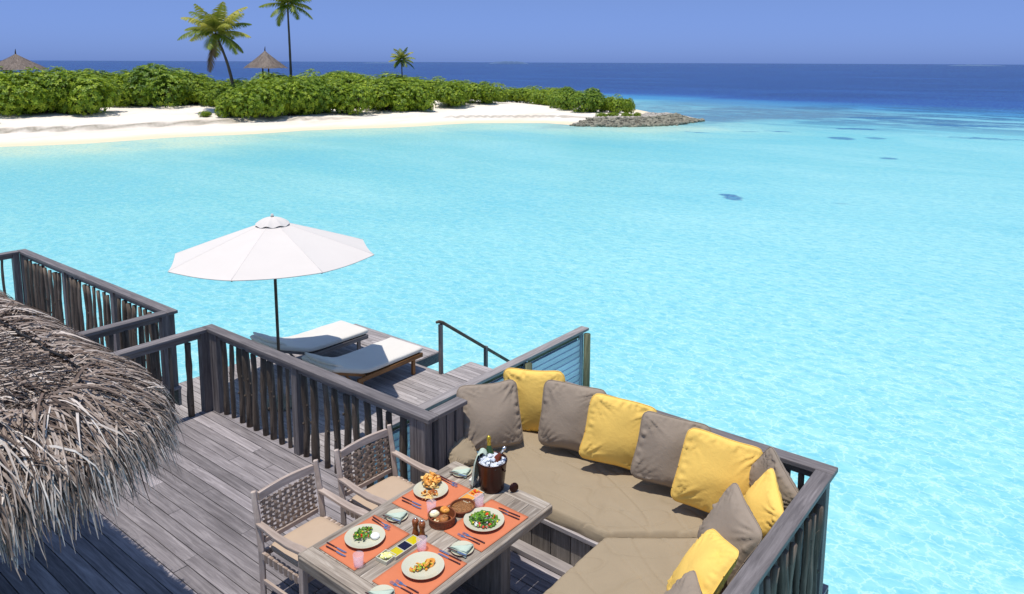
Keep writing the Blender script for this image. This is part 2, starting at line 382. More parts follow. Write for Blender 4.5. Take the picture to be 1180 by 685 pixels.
# ------------------------------------------------------------------ island and water
SHORE = [(-66,-160),(-66,-60),(-65.5,0),(-64.6,20),(-62.4,25.5),(-61.2,31.6),(-59.6,38),(-59,43),(-55.2,50.3),(-52.3,59.8),(-47.2,64.6),
         (-43.8,64.6),(-39.2,67),(-36.5,72),(-36.9,79),(-38.5,83),(-44,87),(-52,94),(-66,99),(-84,99),(-108,88),(-120,60),(-124,20),(-122,-160)]
def seg_d(px, py, ax, ay, bx, by):
    vx, vy = bx-ax, by-ay; t_ = max(0, min(1, ((px-ax)*vx+(py-ay)*vy)/(vx*vx+vy*vy)))
    return math.hypot(px-ax-t_*vx, py-ay-t_*vy)
def inside(px, py):
    r = False; n = len(SHORE)
    for i in range(n):
        ax, ay = SHORE[i]; bx, by = SHORE[(i+1) % n]
        if (ay > py) != (by > py) and px < (bx-ax)*(py-ay)/(by-ay)+ax: r = not r
    return r
def sdist(px, py):
    n = len(SHORE)
    d_ = min(seg_d(px, py, *SHORE[i], *SHORE[(i+1) % n]) for i in range(n))
    return d_ if inside(px, py) else -d_
def n2d(x, y, s, z=0): return noise.noise(Vector((x*s, y*s, z)))
def sm(a, b_, x): x = max(0, min(1, (x-a)/(b_-a))); return x*x*(3-2*x)
def spit(x, y): return math.exp(-(((x+39.5)/6.5)**2+((y-74)/9)**2))
def sand_h(x, y, d_):
    if d_ < -2: return WZ - .6
    dd = d_ + 1.1*n2d(x, y, .11, 3)
    h = WZ - .02 + .033*dd
    sc = sm(9.4, 10.1, dd) * sm(58, 46, y) + .6*sm(6.4, 7.0, dd)*sm(58, 62, y)
    h += .32*sc + .30*sm(10, 24, dd) + .08*n2d(x, y, .3)*sm(4, 12, dd) + .3*n2d(x, y, .09, 1)*sm(12, 25, dd)
    return min(h, WZ + 1.5 + .2*n2d(x, y, .06, 5)) if d_ > -2 else h
def build_island():
    mb = MB(); nx, ny = 130, 330; X0, X1, Y0, Y1 = -126, -34, -60, 102
    wet = []; scv = []
    for j in range(ny+1):
        for i in range(nx+1):
            x = X1 - (X1-X0)*(i/nx)**1.5; y = Y0+(Y1-Y0)*j/ny
            d_ = sdist(x, y); z = sand_h(x, y, d_)
            dd = d_ + 1.1*n2d(x, y, .11, 3)
            mb.v.append((x, y, z)); wet.append(1-sm(1.0, 5, dd))
            w_ = sm(9.1, 9.6, dd)*(1-sm(10.2, 10.6, dd))*sm(58, 46, y)+.8*sm(6.2, 6.5, dd)*(1-sm(7.1, 7.4, dd))*sm(60, 63, y)*(1-sm(72,76,y))
            scv.append(min(1, w_))
    for j in range(ny):
        for i in range(nx):
            a = j*(nx+1)+i; mb.f.append((a, a+nx+1, a+nx+2, a+1)); mb.r.append(.5); mb.m.append(0)
    o_ = mb.build('beach', M['sand'], smooth=True); tag(o_, kind='structure')
    for nme, dat in (('wet', wet), ('scarp', scv)):
        a_ = o_.data.attributes.new(nme, 'FLOAT', 'POINT'); a_.data.foreach_set('value', dat)
build_island()

SPOTS = [(-8.5,77,6,1.4,.1),(-20,80,5,1.2,.4),(-12,92,8,2,.2),(-30,66.5,2.4,.8,.2),(-25,72,2.2,.8,.2),
         (-2,86,6,2,.1),(4,98,8,2.5,0),(-22,98,7,2,.2),(-11,36.5,.8,.3,.6),(-5,96,5,1.6,.2)]
def build_water():
    xs = [-30000,-8000,-2500,-900,-420,-260]; x = -200
    while x < 60: xs.append(x); x += 2.0
    while x < 260: xs.append(x); x += 12
    xs += [300,500,1200,4000,12000,30000]
    ys = [-30000,-6000,-1500,-500,-200,-120,-80]; y = -50
    while y < 150: ys.append(y); y += 2.0
    while y < 500: ys.append(y); y += 25
    ys += [600,1000,2500,6000,15000,40000]
    mb = MB(); dep = []; rf = []; sh = []; sp = []; ft = []
    for y in ys:
        for x in xs:
            mb.v.append((x, y, WZ))
            if -200 < x < 60 and -60 < y < 150: s = -sdist(x, y)
            else: s = 60
            # lagoon edge: signed distance beyond the deep line
            if x > -60: line = (118 + (x+50)*.17 if x < 0 else 126.5 + x*.02) - 16*sm(-24, -50, x)
            else: line = 112
            behind = y - line
            if x < -60: behind = max(behind, -150 - x if y < 80 else -30)
            if -60 <= x < -36 and y > 88: behind = max(behind, (y-line) + 4)
            near_d = math.hypot(x, y)
            dl = .34
            ds = .0 + .34*sm(0, 1, s/26)
            dd = min(dl, max(0, ds))
            # greener, deeper pool between beach and deck on the left
            dd = dd - .14*math.exp(-((s-26)/15)**2) if s > 4 else dd
            if behind > -62: dd = min(1, dd + .0 + .34*sm(-62, 14, behind)**1.5 + .16*sm(12, 80, behind) + .16*sm(80, 1500, behind))
            dep.append(max(0, min(1, dd)))
            r_ = sm(-52, -26, behind)*(1-sm(0, 14, behind)) if x > -45 else 0
            r_ = r_*.95
            rf.append(min(1, r_)); sh.append(s)
            ux, uy = x+38, y-75; uu = (ux*18+uy*32)/36.7**2; vv = ux*-.872+uy*.490
            ft.append(sm(-4, 2, vv)*(1-sm(30, 52, vv))*sm(-.5, -.1, uu)*(1-sm(.6, 1.25, uu)))
            q = 0
            for (cx, cy, rx, ry, a) in SPOTS:
                ca, sa = math.cos(a), math.sin(a); u = ((x-cx)*ca+(y-cy)*sa)/rx; v = (-(x-cx)*sa+(y-cy)*ca)/ry
                q = max(q, 1-math.hypot(u, v)*.5)
            sp.append(max(0, q))
    nx = len(xs)
    for j in range(len(ys)-1):
        for i in range(nx-1):
            a = j*nx+i; mb.f.append((a, a+1, a+nx+1, a+nx)); mb.r.append(.5); mb.m.append(0)
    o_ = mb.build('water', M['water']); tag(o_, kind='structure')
    for nme, dat in (('depth', dep), ('reef', rf), ('shore', sh), ('spot', sp), ('flat', ft)):
        a_ = o_.data.attributes.new(nme, 'FLOAT', 'POINT'); a_.data.foreach_set('value', dat)
build_water()

def far_island(cx, cy, w, h, seed):
    d_ = Vector((cx, cy, 0)).normalized(); r_ = Vector((d_.y, -d_.x, 0)); mb = MB(); n = 60; vs = []
    for k in range(n+1):
        u = (k/n-.5)*w; env = (1-abs(2*k/n-1)**3)
        z = h*env*(.75+.35*noise.noise(Vector((k*.25, seed, 0)))+.15*noise.noise(Vector((k*.9, seed, 3))))
        for q, zz in ((-w*.06, WZ-.5), (-w*.03, WZ+z*.8), (0, WZ+z), (w*.05, WZ-.5)):
            p = Vector((cx, cy, 0))+r_*u+d_*q; vs.append((p.x, p.y, zz))
    fs = [(a*4+b_, (a+1)*4+b_, (a+1)*4+b_+1, a*4+b_+1) for a in range(n) for b_ in range(3)]
    mb.add(vs, fs, .5)
    return tag(mb.build('far_island', M['far'], smooth=True), kind='structure')
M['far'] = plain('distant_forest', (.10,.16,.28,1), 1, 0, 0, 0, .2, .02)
far_island(-1960, 2440, 165, 14, 1)
far_island(-420, 3300, 190, 6, 4)
far_island(-2430, 2200, 210, 5, 7)

# rubble spit
def rubble():
    mb = MB(); random.seed(5)
    n = 0
    while n < 2400:
        x = random.uniform(-47, -34.5); y = random.uniform(62, 87); d_ = sdist(x, y)
        if not -1.2 < d_ < 5.5: continue
        if x < -43.5: continue
        if random.random() > spit(x, y)*1.8: continue
        if y > 79.5: continue
        big = .10+.24*random.random()**2.2 if d_ < 2.4 else .08+.12*random.random()
        z = WZ + min(.52, .06+.22*max(0, d_)) + random.uniform(-.05, .12)
        Mx = Matrix.Rotation(random.uniform(0, 6.3), 3, 'Z') @ Matrix.Rotation(random.uniform(-.5, .5), 3, 'X')
        mb.blob((x, y, z), (big*1.2, big*.8, big*.65), None, 0 if d_ < 2.6 else 1, .3, 6, 4, Mx); n += 1
    for k in range(7):
        x = random.uniform(-36.8, -35.6); y = random.uniform(75, 79.5); mb.blob((x, y, WZ+.02), (.35, .25, .16), None, 0, .3)
    tag(mb.build('coral_rubble', [M['rock'], M['gravel']]), 'grey broken coral rocks heaped along the end of the sand spit', 'rocks', kind='stuff')
rubble()
def rubble_mound():
    mb = MB(); n = 40; vs = []
    for j in range(n+1):
        for i in range(n+1):
            x = -47.5+13.5*i/n; y = 61+27*j/n; d_ = sdist(x, y)
            h = WZ + (min(.56, .03+.22*d_) + .05*n2d(x, y, 1.2) if d_ > -.5 else -.3)
            if x < -42: h -= (-42-x)*.16
            vs.append((x, y, h))
    fs = [(j*(n+1)+i, j*(n+1)+i+1, (j+1)*(n+1)+i+1, (j+1)*(n+1)+i) for j in range(n) for i in range(n)]
    mb.add(vs, fs, .5); tag(mb.build('gravel_ground', M['gravel'], smooth=True), kind='structure')
rubble_mound()

# ------------------------------------------------------------------ vegetation
def leaf_quads(mb, p, nrm, size, rnd, mi=0, n=5):
    a0 = random.uniform(0, 6.3)
    t1 = nrm.orthogonal().normalized(); t2 = nrm.cross(t1)
    for k in range(n):
        a = a0 + 6.283*k/n + random.uniform(-.3, .3)
        o_ = (t1*math.cos(a)+t2*math.sin(a)); w_ = (t2*math.cos(a)-t1*math.sin(a))
        L = size*random.uniform(.7, 1.2); up = nrm*random.uniform(.1, .7)
        mid = p + (o_+up*.6)*L*.55; tip = p + (o_+up*.3)*L
        b_ = len(mb.v)
        mb.v += [tuple(p), tuple(mid+w_*L*.24), tuple(tip), tuple(mid-w_*L*.24)]
        mb.f.append((b_, b_+1, b_+2, b_+3)); mb.r.append(max(0, min(1, rnd+random.uniform(-.25, .25)))); mb.m.append(mi)
def shrub_proto(seed, mat, nl=3000):
    random.seed(seed)
    lobes = []
    for k in range(11):
        a = random.uniform(0, 6.3); r = random.uniform(.1, .72)
        lobes.append((Vector((r*math.cos(a), r*math.sin(a), random.uniform(.28, .62)*(1-.42*r))), random.uniform(.26, .42)))
    mb = MB()
    for k in range(nl):
        c, r = random.choice(lobes)
        d_ = Vector((random.gauss(0, 1), random.gauss(0, 1), random.gauss(.25, 1))).normalized()
        p = c + d_*r*random.uniform(.82, 1.06)
        if p.z < .02: p.z = random.uniform(.02, .12)
        nn = (d_ + Vector((0, 0, .5)) + Vector((random.uniform(-.4,.4), random.uniform(-.4,.4), 0))).normalized()
        leaf_quads(mb, p, nn, .060, random.random())
    st = MB()
    for c, r in lobes:
        st.tube([(c.x*.15, c.y*.15, -.12), (c.x*.6, c.y*.6, c.z*.5), c], [.02, .014, .006], 5)
        # inner twiggy mass keeps the crown from being see-through
        for q in range(7):
            e = c+Vector((random.gauss(0,1), random.gauss(0,1), random.gauss(.2,.7))).normalized()*r*.85
            st.tube([c, e], [.007, .003], 3)
    return mb, st
protos = []
for sd_, mt in ((1, 'leaf'), (2, 'leaf'), (3, 'leafd'), (4, 'leaf')):
    a_, b_ = shrub_proto(sd_, mt)
    protos.append((a_, b_, mt))
first = {}
def shrub(kind, x, y, r, h, label, z=None, rz=None, group='broad leaf shrubs behind the beach'):
    if z is None: z = max(sand_h(x, y, sdist(x, y)), WZ+.3)
    if kind not in first:
        e = empty('shrub', (0, 0, 0)); a_, b_, mt = protos[kind]
        a_.build('foliage', M[mt], e); b_.build('stems', M['stem'], e); first[kind] = e
        o_ = e
    else: o_ = copy_tree(first[kind])
    o_.location = (x, y, z); o_.rotation_euler = (0, 0, random.uniform(0, 6.3) if rz is None else rz)
    o_.scale = (r, r, h)
    return tag(o_, label, 'shrub', group)
SHR = [(-83.3,24.0,4.0,4.2),(-82.0,26.8,3.8,4.2),(-80.7,29.7,3.9,4.5),(-78.0,32.1,3.7,4.2),(-86.9,40.0,3.3,3.9),(-84.8,42.0,4.3,4.7),(-82.4,44.2,3.0,3.9),
 (-100.7,52.9,5.2,4.7),(-113,63,3.4,3.1),(-70.4,42.6,1.7,2.8),(-68.8,44.0,3.0,3.9),(-67.6,47.1,3.2,4.2),(-67.9,50.9,2.7,4.0),(-79.4,57.3,3.8,4.4),
 (-66.5,54.3,3.2,3.8),(-66.3,59.1,3.5,3.9),(-64.6,63.1,3.1,3.8),(-64.3,68.7,3.0,3.1),(-63.8,74.8,2.9,2.9),(-66.5,85.5,3.0,2.5),(-52.4,77.0,2.1,2.8),
 (-48.3,75.7,2.1,2.9),(-46.5,77.4,1.7,2.3),(-46.2,80.2,1.0,1.9),(-109.9,37.5,6.7,4.3),(-112.8,44.9,7.0,4.7),(-113.7,51.8,6.3,4.8),(-84.2,68.7,5.5,4.0),
 (-83.9,76.5,5.7,4.1),(-83.6,85.3,5.5,3.2),(-81.1,92.4,4.8,2.5),(-73.3,96.0,3.1,2.4),(-64.5,91.2,2.6,2.4),(-102.6,62.6,3.3,3.3),(-94.1,62.8,3.9,3.9),
 (-83.0,44.9,2.9,2.9),(-80.9,46.0,2.5,2.6),(-79.2,46.6,2.0,2.2),(-86.0,20.5,4.0,4.2),(-88,14,4.2,4.3),(-92,31,5,4.4),(-90,25,5,4.2),(-88,36,4,4.2),(-74,50,3.5,4.0),(-73,60,3.6,3.9),(-71,66,3.6,3.6),(-72,73,3.4,3.3),(-73,80,3.2,3.0),(-56,80,2.2,2.6),(-60,84,2.4,2.4)]
SHL = {0:'rounded shrub at the left end of the hedge before the left hut', 9:'smallest low shrub beside the foot of the leaning palm',
 23:'last small shrub at the right tip of the hedge, nearest the coral rocks', 22:'second shrub from the right tip of the hedge', 21:'dense dark shrub nearest the rubble spit',
 5:'tall broad shrub left of the leaning palm, highest of its cluster', 12:'shrub growing in front of the bare tall palm trunk'}
random.seed(11)
for i, (x, y, r, h) in enumerate(SHR):
    kind = 2 if i in (5, 20, 21, 12) else (0, 1, 3)[i % 3]
    front_ = sdist(x, y) < 24
    L_ = math.hypot(x, y); q_ = 1 + (.80*r if front_ else .4*r)/L_; x *= q_; y *= q_
    side = 'left of the leaning palm' if y/(-x) < .58 else ('between the two tall palms' if y/(-x) < .72 else ('below the short palm' if y/(-x) < 1.0 else 'towards the rocky spit'))
    lb = SHL.get(i) or ('green shrub ' + ('at the front edge of the hedge ' if front_ else 'deep in the hedge ') + side)
    shrub(kind, x, y, r*1.30, h*1.12, lb, group='shrubs in the beach hedge, ' + ('front' if front_ else 'back') + ' ' + side)
# creeping plants on the gravel
for k, (x, y, r) in enumerate([(-43.6,70.2,.9),(-42.9,71.6,1.0),(-41.8,72.4,.9),(-40.9,73.6,.6)]):
    shrub(0, x, y, r, .75, 'low green creeping plant on the grey gravel of the spit', z=WZ+.42, group='creeping plants on the gravel spit')
for (x, y, r, h) in [(-77.2,22.6,2.0,2.0)]:
    shrub(1, x, y, r, h, 'feathery low bush at the left frame edge by the waterline scarp')
shrub(3, -72.6, 40.9, .8, .7, 'small sprawling plant alone on the sand left of the palm foot')

def palm(name, base, top, fl, nf, label, bend=(0,0), dead=True, seed=0, tr=.2):
    random.seed(seed); base = Vector(base); top = Vector(top); e = empty(name, base, 0, label, 'palm tree')
    T = top-base; pts = []; rad = []
    for k in range(15):
        u = k/14; p = T*u + Vector((bend[0], bend[1], 0))*math.sin(math.pi*u)*1.0
        pts.append(p); rad.append(tr*(1.15-.5*u + (.5 if k == 0 else 0)) * (1.06 if k % 2 else .96))
    MB().tube(pts, rad, 9, jit=.05).build('trunk', M['trunk'], e, smooth=True)
    fol = MB(); dd = MB()
    for k in range(nf):
        az = 2.39996*k + random.uniform(-.2, .2); el = R(78 - 104*k/nf + random.uniform(-8, 8))
        L = fl*random.uniform(.85, 1.1); h = Vector((math.cos(az), math.sin(az), 0)); droop = random.uniform(.34, .62)
        tgt = fol; rn = random.uniform(.25, .9) if el > 0 else random.uniform(.0, .6)
        if dead and k in (nf-1, nf-4): tgt = dd; el = R(-72); rn = .5; droop = .08
        P = []; p = T.copy(); a = el; n = 12
        for j in range(n+1):
            P.append(p.copy()); p = p + (h*math.cos(a)+Vector((0,0,1))*math.sin(a))*L/n; a -= droop*2.1/n*(.6+j/n)
        for j in range(n):
            d_ = (P[j+1]-P[j]).normalized(); s_ = d_.cross(Vector((0,0,1))).normalized(); up = s_.cross(d_)
            w_ = .03*(1-j/n)*fl/3.6+.008
            b_ = len(tgt.v); tgt.v += [tuple(P[j]-s_*w_), tuple(P[j]+s_*w_), tuple(P[j+1]+s_*w_*.8), tuple(P[j+1]-s_*w_*.8)]
            tgt.f.append((b_, b_+1, b_+2, b_+3)); tgt.r.append(1); tgt.m.append(0)
            if j < 1: continue
            for q in range(4):
                u = (j+q/4)/n; c0 = P[j].lerp(P[j+1], q/4)
                ll = fl*.27*math.sin(math.pi*min(1, u*.86+.12))**.7
                for sg in (-1, 1):
                    dv = (s_*sg*.85 + d_*.5 + Vector((0,0,-1))*random.uniform(.25, .75)).normalized()
                    w2 = .045*fl/3.6; lw = d_*w2
                    t1 = c0+dv*ll*.55+Vector((0,0,.0)); t2 = c0+dv*ll*random.uniform(.85, 1.05)+Vector((0,0,-.15*ll))
                    b_ = len(tgt.v); tgt.v += [tuple(c0-lw), tuple(c0+lw), tuple(t1+lw), tuple(t1-lw), tuple(t2)]
                    rr = max(0, min(1, rn+random.uniform(-.2, .2)))
                    tgt.f += [(b_, b_+1, b_+2, b_+3), (b_+3, b_+2, b_+4)]; tgt.r += [rr, rr]; tgt.m += [0, 0]
    fol.build('crown', M['palmleaf'], e)
    if dead: dd.build('dead_frond', M['deadpalm'], e)
    nuts = MB()
    for k in range(7): nuts.blob(T+Vector((random.uniform(-.3,.3), random.uniform(-.3,.3), -.2-.2*random.random()))*1, .12*fl/3.6, .3)
    nuts.build('coconuts', M['palmleaf'], e)
    return e
palm('palm_tree', (-74.4,45.5,-.8), (-75.0,43.9,7.15), 4.2, 24, 'leaning coconut palm with full green crown and a hanging dry frond', (.35,.25), True, 3, .17)
palm('palm_tree', (-75.4,53.4,-.9), (-75.15,53.1,10.7), 3.4, 18, 'tallest thin palm, its crown cut by the top of the picture', (-.25,.2), False, 8, .15)
palm('palm_tree', (-72.8,68.6,-.9), (-72.85,68.5,4.5), 2.0, 18, 'short young palm poking out above the middle of the hedge', (0,0), False, 5, .1)

def hut(loc, ztop, rw, rh, label, seed):
    random.seed(seed); e = empty('thatched_hut', loc, .3, label, 'hut')
    zt = ztop-loc[2]; ze = zt-rh; n = 26
    rf = MB(); vs = []
    prof = [(.06, zt), (.25*rw, zt-.30*rh), (.55*rw, zt-.60*rh), (.85*rw, zt-.87*rh), (rw, ze)]
    for r, z in prof:
        for k in range(n):
            a = 6.283*k/n; q = 1+(random.uniform(-.03, .03) if r > .1 else 0); vs.append((r*q*math.cos(a), r*q*math.sin(a), z+(random.uniform(-.05,.05) if r == rw else 0)))
    fs = [(i*n+k, i*n+(k+1)%n, (i+1)*n+(k+1)%n, (i+1)*n+k) for i in range(4) for k in range(n)]
    rf.add(vs, fs, .4)
    for k in range(1500):                                   # loose straws
        u = random.random()**.6; a = random.uniform(0, 6.283); r0 = u*rw*.9; z0 = zt-(r0/rw)**.92*rh
        r1 = r0+.35*rw*random.uniform(.3, .9); r1 = min(r1, rw*1.08); z1 = zt-(r1/rw)**.92*rh - .02
        a1 = a+random.uniform(-.06, .06); w = .03/max(r0, .3)
        rf.add([(r0*math.cos(a-w), r0*math.sin(a-w), z0+.05), (r0*math.cos(a+w), r0*math.sin(a+w), z0+.05), (r1*math.cos(a1), r1*math.sin(a1), z1+.05)], [(0,1,2)])
    rf.build('roof', M['straw_far'], e)
    MB().tube([(0,0,zt-.1), (0,0,zt+.18), (.05,0,zt+.55)], [.09,.07,.02], 6).build('finial', M['stem'], e)
    for k in range(4):
        a = 6.283*k/4+.5
        if k % 2: MB().tube([(rw*.72*math.cos(a), rw*.72*math.sin(a), 0), (rw*.72*math.cos(a), rw*.72*math.sin(a), ze+.35)], .09, 7).build('post', M['stem'], e)
    return e
hut((-83.3,55.3,-.8), 5.5, 2.6, 2.1, 'small thatched beach shelter between the two tall palms', 1)
hut((-94.8,31.7,-.8), 4.9, 3.1, 1.7, 'brown thatched hut roof with spike finial at the left edge', 2)

# ------------------------------------------------------------------ decks
def planks(name, x0, x1, y0, y1, zt, pitch, axis, mat, thick=.03, gap=.007, lmin=2.2, lmax=4.6, seed=0, holes=()):
    random.seed(seed); mb = MB()
    a0, a1, c0, c1 = (x0, x1, y0, y1) if axis == 'X' else (y0, y1, x0, x1)
    c = c1
    while c > c0+.01:
        cc = max(c-pitch, c0); a = a0 - random.uniform(0, lmax)
        while a < a1:
            L = random.uniform(lmin, lmax); s, e = max(a, a0), min(a+L, a1); a += L
            if e-s < .02: continue
            segs = [(s, e)]
            for (h0, h1, g0, g1) in holes:              # along, across
                if (cc+c)/2 > g0 and (cc+c)/2 < g1:
                    segs = [q for (p_, e_) in segs for q in ((p_, min(e_, h0)), (max(p_, h1), e_)) if q[1]-q[0] > .02]
            for (p_, e_) in segs:
                z = zt + random.uniform(-.0015, .0015)
                if axis == 'X': mb.box((p_+.002, cc+gap, z-thick), (e_-.002, c, z))
                else: mb.box((cc+gap, p_+.002, z-thick), (c, e_-.002, z))
        c -= pitch
    return tag(mb.build(name, mat, bevel=.003), kind='structure')
planks('deck', -15.0, -4.66, -6.0, 4.66, 0, .128, 'X', M['deckX'], seed=1, holes=[(-9.22, -8.36, 3.0, 9)])
planks('deck_extension', -4.66, -1.46, -6.0, 6.02, 0, .128, 'X', M['deckX'], seed=2)
planks('lower_deck', -12.0, -5.78, 4.7, 9.16, LZ, .098, 'X', M['lowX'], seed=3, lmin=2, lmax=4)
planks('lower_deck_platform', -12.0, -9.57, 9.166, 9.84, LZ+.004, .098, 'X', M['lowX'], seed=4)
planks('lower_deck_step', -8.77, -5.78, 9.166, 9.84, LZ+.004, .098, 'X', M['lowX'], seed=5)
fr = MB()
for y in [y_*.6-6 for y_ in range(18)]: fr.box((-14.98, y, -.19), (-1.48, y+.06, -.036))
for y in (4.95, 5.5, 5.94): fr.box((-4.6, y, -.19), (-1.48, y+.06, -.036))
for (x0, y0, x1, y1) in ((-15.0,4.62,-9.24,4.66), (-8.34,4.62,-4.68,4.66), (-4.66,5.98,-1.46,6.02), (-1.5,-6,-1.46,5.97), (-15,-6,-14.96,4.6)):
    fr.box((x0, y0, -.26), (x1, y1, -.034))
tag(fr.build('deck_frame', M['railX'], bevel=.004), kind='structure')
fl = MB()
for (x0, y0, x1, y1) in ((-12.02,4.7,-11.98,9.84), (-12.0,9.82,-9.55,9.86), (-9.575,9.17,-9.545,9.84), (-9.54,9.14,-8.80,9.17), (-8.79,9.17,-8.765,9.84), (-8.77,9.83,-5.76,9.86)):
    fl.box((x0, y0, LZ-.19), (x1, y1, LZ-.004))
for y in (5.2,6.2,7.2,8.2,9.0): fl.box((-11.97, y, LZ-.17), (-5.8, y+.07, LZ-.034))
tag(fl.build('lower_deck_frame', M['railX'], bevel=.004), kind='structure')
random.seed(2)
st = MB()
for x in (-11.6,-9.7,-7.8,-5.9):
    for y in (5.0,7.0,9.0): st.tube([(x, y, WZ-.8), (x+.01, y, LZ-.17)], .09, 10, jit=.04)
for x in (-14.6,-12,-9.5,-7,-4.6,-1.7):
    for y in (-3,1,4.4): st.tube([(x, y, WZ-.8), (x, y, -.2)], .1, 10, jit=.04)
for x in (-4.4,-3,-1.7): st.tube([(x, 5.8, WZ-.8), (x, 5.8, -.2)], .1, 10, jit=.04)
tag(st.build('deck_piles', M['greenZ'], smooth=True), kind='structure')
# steps from the main deck to the lower one
e = empty('deck_steps', (-8.79, 3.0, LZ), 0, 'short wooden steps going down between two railings to the lower deck', 'steps')
for k in range(6):
    MB().box((-.40, .02+.27*k, 1.2-.171*(k+1)-.04), (.40, .30+.27*k, 1.2-.171*(k+1))).build('tread', M['deckX'], e, bevel=.004)
for sx in (-.42, .40): MB().bar((sx+.01, 0, 1.02), (sx+.01, 1.68, .08), .03, .2).build('stringer', M['railY'], e)
# border board beside the louvred screen
tag(MB().box((-5.98, 4.7, LZ+.003), (-5.80, 9.83, LZ+.02)).build('deck_border', M['lowY'], bevel=.004), kind='structure')

# ------------------------------------------------------------------ railings
def stick_mesh(seed, L):
    random.seed(seed); mb = MB(); n = 7; r = random.uniform(.024, .034); bx = random.uniform(-.012, .012); by = random.uniform(-.012, .012)
    ph = random.uniform(0, 6); pts = []
    for k in range(n+1):
        u = k/n; pts.append((bx*math.sin(3.14*u)+.005*math.sin(ph+7*u), by*math.sin(3.14*u)+.005*math.cos(ph+6*u), L*u))
    rad = [r*random.uniform(.9, 1.1)*(1.08-.12*k/n) for k in range(n+1)]
    mb.tube(pts, rad, 8, jit=.07, rnd=random.random())
    for k in range(random.randint(1, 3)):                   # splinters and knots
        u = random.uniform(.1, .9); a = random.uniform(0, 6.3); p = Vector((r*math.cos(a), r*math.sin(a), L*u))
        mb.blob(p, (.010, .010, .016), .1)
        if random.random() < .6: mb.tube([p, p+Vector((.03*math.cos(a), .03*math.sin(a), random.uniform(.02, .05)))], [.002, .001], 3, .9)
    return mb
HR = 1.04
STICK = [stick_mesh(100+k, .965) for k in range(9)]
stick_obj = {}
def railing(p0, p1, label, posts, group=None, spacing=.165, skip=.1, hgt=HR, side=0, ext=(0, 0), seed=0, name='wooden_railing', end_posts=True):
    p0 = Vector(p0); p1 = Vector(p1); d_ = p1-p0; L = d_.length; rz = math.atan2(d_.y, d_.x)
    e = empty(name, p0, rz, label, 'railing', group); random.seed(seed)
    # lighter weathered top board on a darker under rail
    MB().box((-ext[0], -.068, hgt-.042), (L+ext[1], .068, hgt)).build('top_rail', M['railX'], e, bevel=.006)
    MB().box((.02, -.024, hgt-.11), (L-.02, .024, hgt-.044)).build('under_rail', M['railX'], e, bevel=.004)
    for u in posts:
        MB().box((u-.048, -.05, -.02), (u+.048, .05, hgt-.043)).build('post', M['railZ'], e, bevel=.005)
    x = skip
    while x < L-skip*.6:
        if all(abs(x-u) > .085 for u in posts):
            k = random.randrange(9)
            if k not in stick_obj: o_ = STICK[k].build('baluster', M['stickZ'], e, smooth=True); stick_obj[k] = o_
            else: o_ = stick_obj[k].copy(); COL.objects.link(o_); o_.parent = e
            o_.location = (x+random.uniform(-.012, .012), .045*side, -.035+random.uniform(-.02, .015)); o_.rotation_euler = (random.uniform(-.012,.012), random.uniform(-.012,.012), random.uniform(0, 6.3))
            q = random.uniform(.8, 1.25); o_.scale = (q, q, 1)
        x += spacing*random.uniform(.85, 1.15)
    return e
XL, XG, X1, X2, X3 = -14.25, -9.28, -8.33, -4.62, -1.52
YA, YB = 4.60, 5.95
railing((X1, YA, 0), (X2, YA, 0), 'weathered railing between the dining deck and the sun loungers, meeting both near corners', [.05,.16,1.74,3.56,3.66], ext=(.068,.068), seed=1)
railing((X1, YA-.072, 0), (X1, .9, 0), 'railing running back from the dining deck corner to the thatched roof', [.02,1.55,3.0], seed=2, spacing=.19, skip=.22)
railing((XL, YA, 0), (XG, YA, 0), 'long railing along the far left edge of the deck ending at the steps', [.05,1.75,3.4,4.87,4.93], ext=(.068,.068), seed=3, spacing=.155, side=-1)
railing((XG, YA-.072, 0), (XG, .9, 0), 'short railing at the left side of the steps, partly behind the thatch', [.02,1.55,3.0], seed=4, spacing=.17, skip=.15)
railing((XL, YA-.072, 0), (XL, .4, 0), 'railing at the far left frame edge, with sea behind its spaced sticks', [.04,2.0,4.0], seed=5, spacing=.2, skip=.25)
railing((X2, YA+.072, 0), (X2, YA+.46, 0), 'short railing with closely set sticks at the left end of the sofa', [.06,.17,.30], seed=6, spacing=.12, skip=.25)
railing((X2+.30, YB, 0), (X3, YB, 0), 'railing behind the row of large cushions above the water', [.05,1.4,2.75], ext=(0,.068), seed=7, spacing=.13)
railing((X3, YB-.072, 0), (X3, 1.2, 0), 'dark railing along the right side of the sofa over the water', [.05,1.55,3.1,4.6], seed=8, spacing=.15, side=1, skip=.12)

# stair handrail on the lower deck
e = empty('stair_handrail', (-8.83, 9.12, LZ), 0, 'slim wooden handrail sloping down from the lower deck to the water', 'handrail')
MB().box((-.03, -.03, 0), (.03, .03, .90)).build('post', M['railZ'], e, bevel=.004)
MB().box((-.03, 1.18, -1.4), (.03, 1.24, .14)).build('post', M['railZ'], e, bevel=.004)
MB().tube([(0,-.10,.965), (0,-.04,.96), (0,.05,.92), (0,1.9,-.38)], [.024,.03,.03,.03], 8).build('rail', M['stickY'], e, smooth=True)
e = empty('sea_steps', (-8.1, 9.88, WZ), 0, 'wooden steps leading down into the lagoon beyond the lower deck', 'steps')
for k in range(4): MB().box((-.6, .22*k, .80-.24*k), (.6, .22*k+.2, .84-.24*k)).build('tread', M['lowX'], e, bevel=.004)
for sx in (-.63, .60): MB().bar((sx, 0, .9), (sx, .95, -.25), .04, .16).build('stringer', M['lowY'], e)

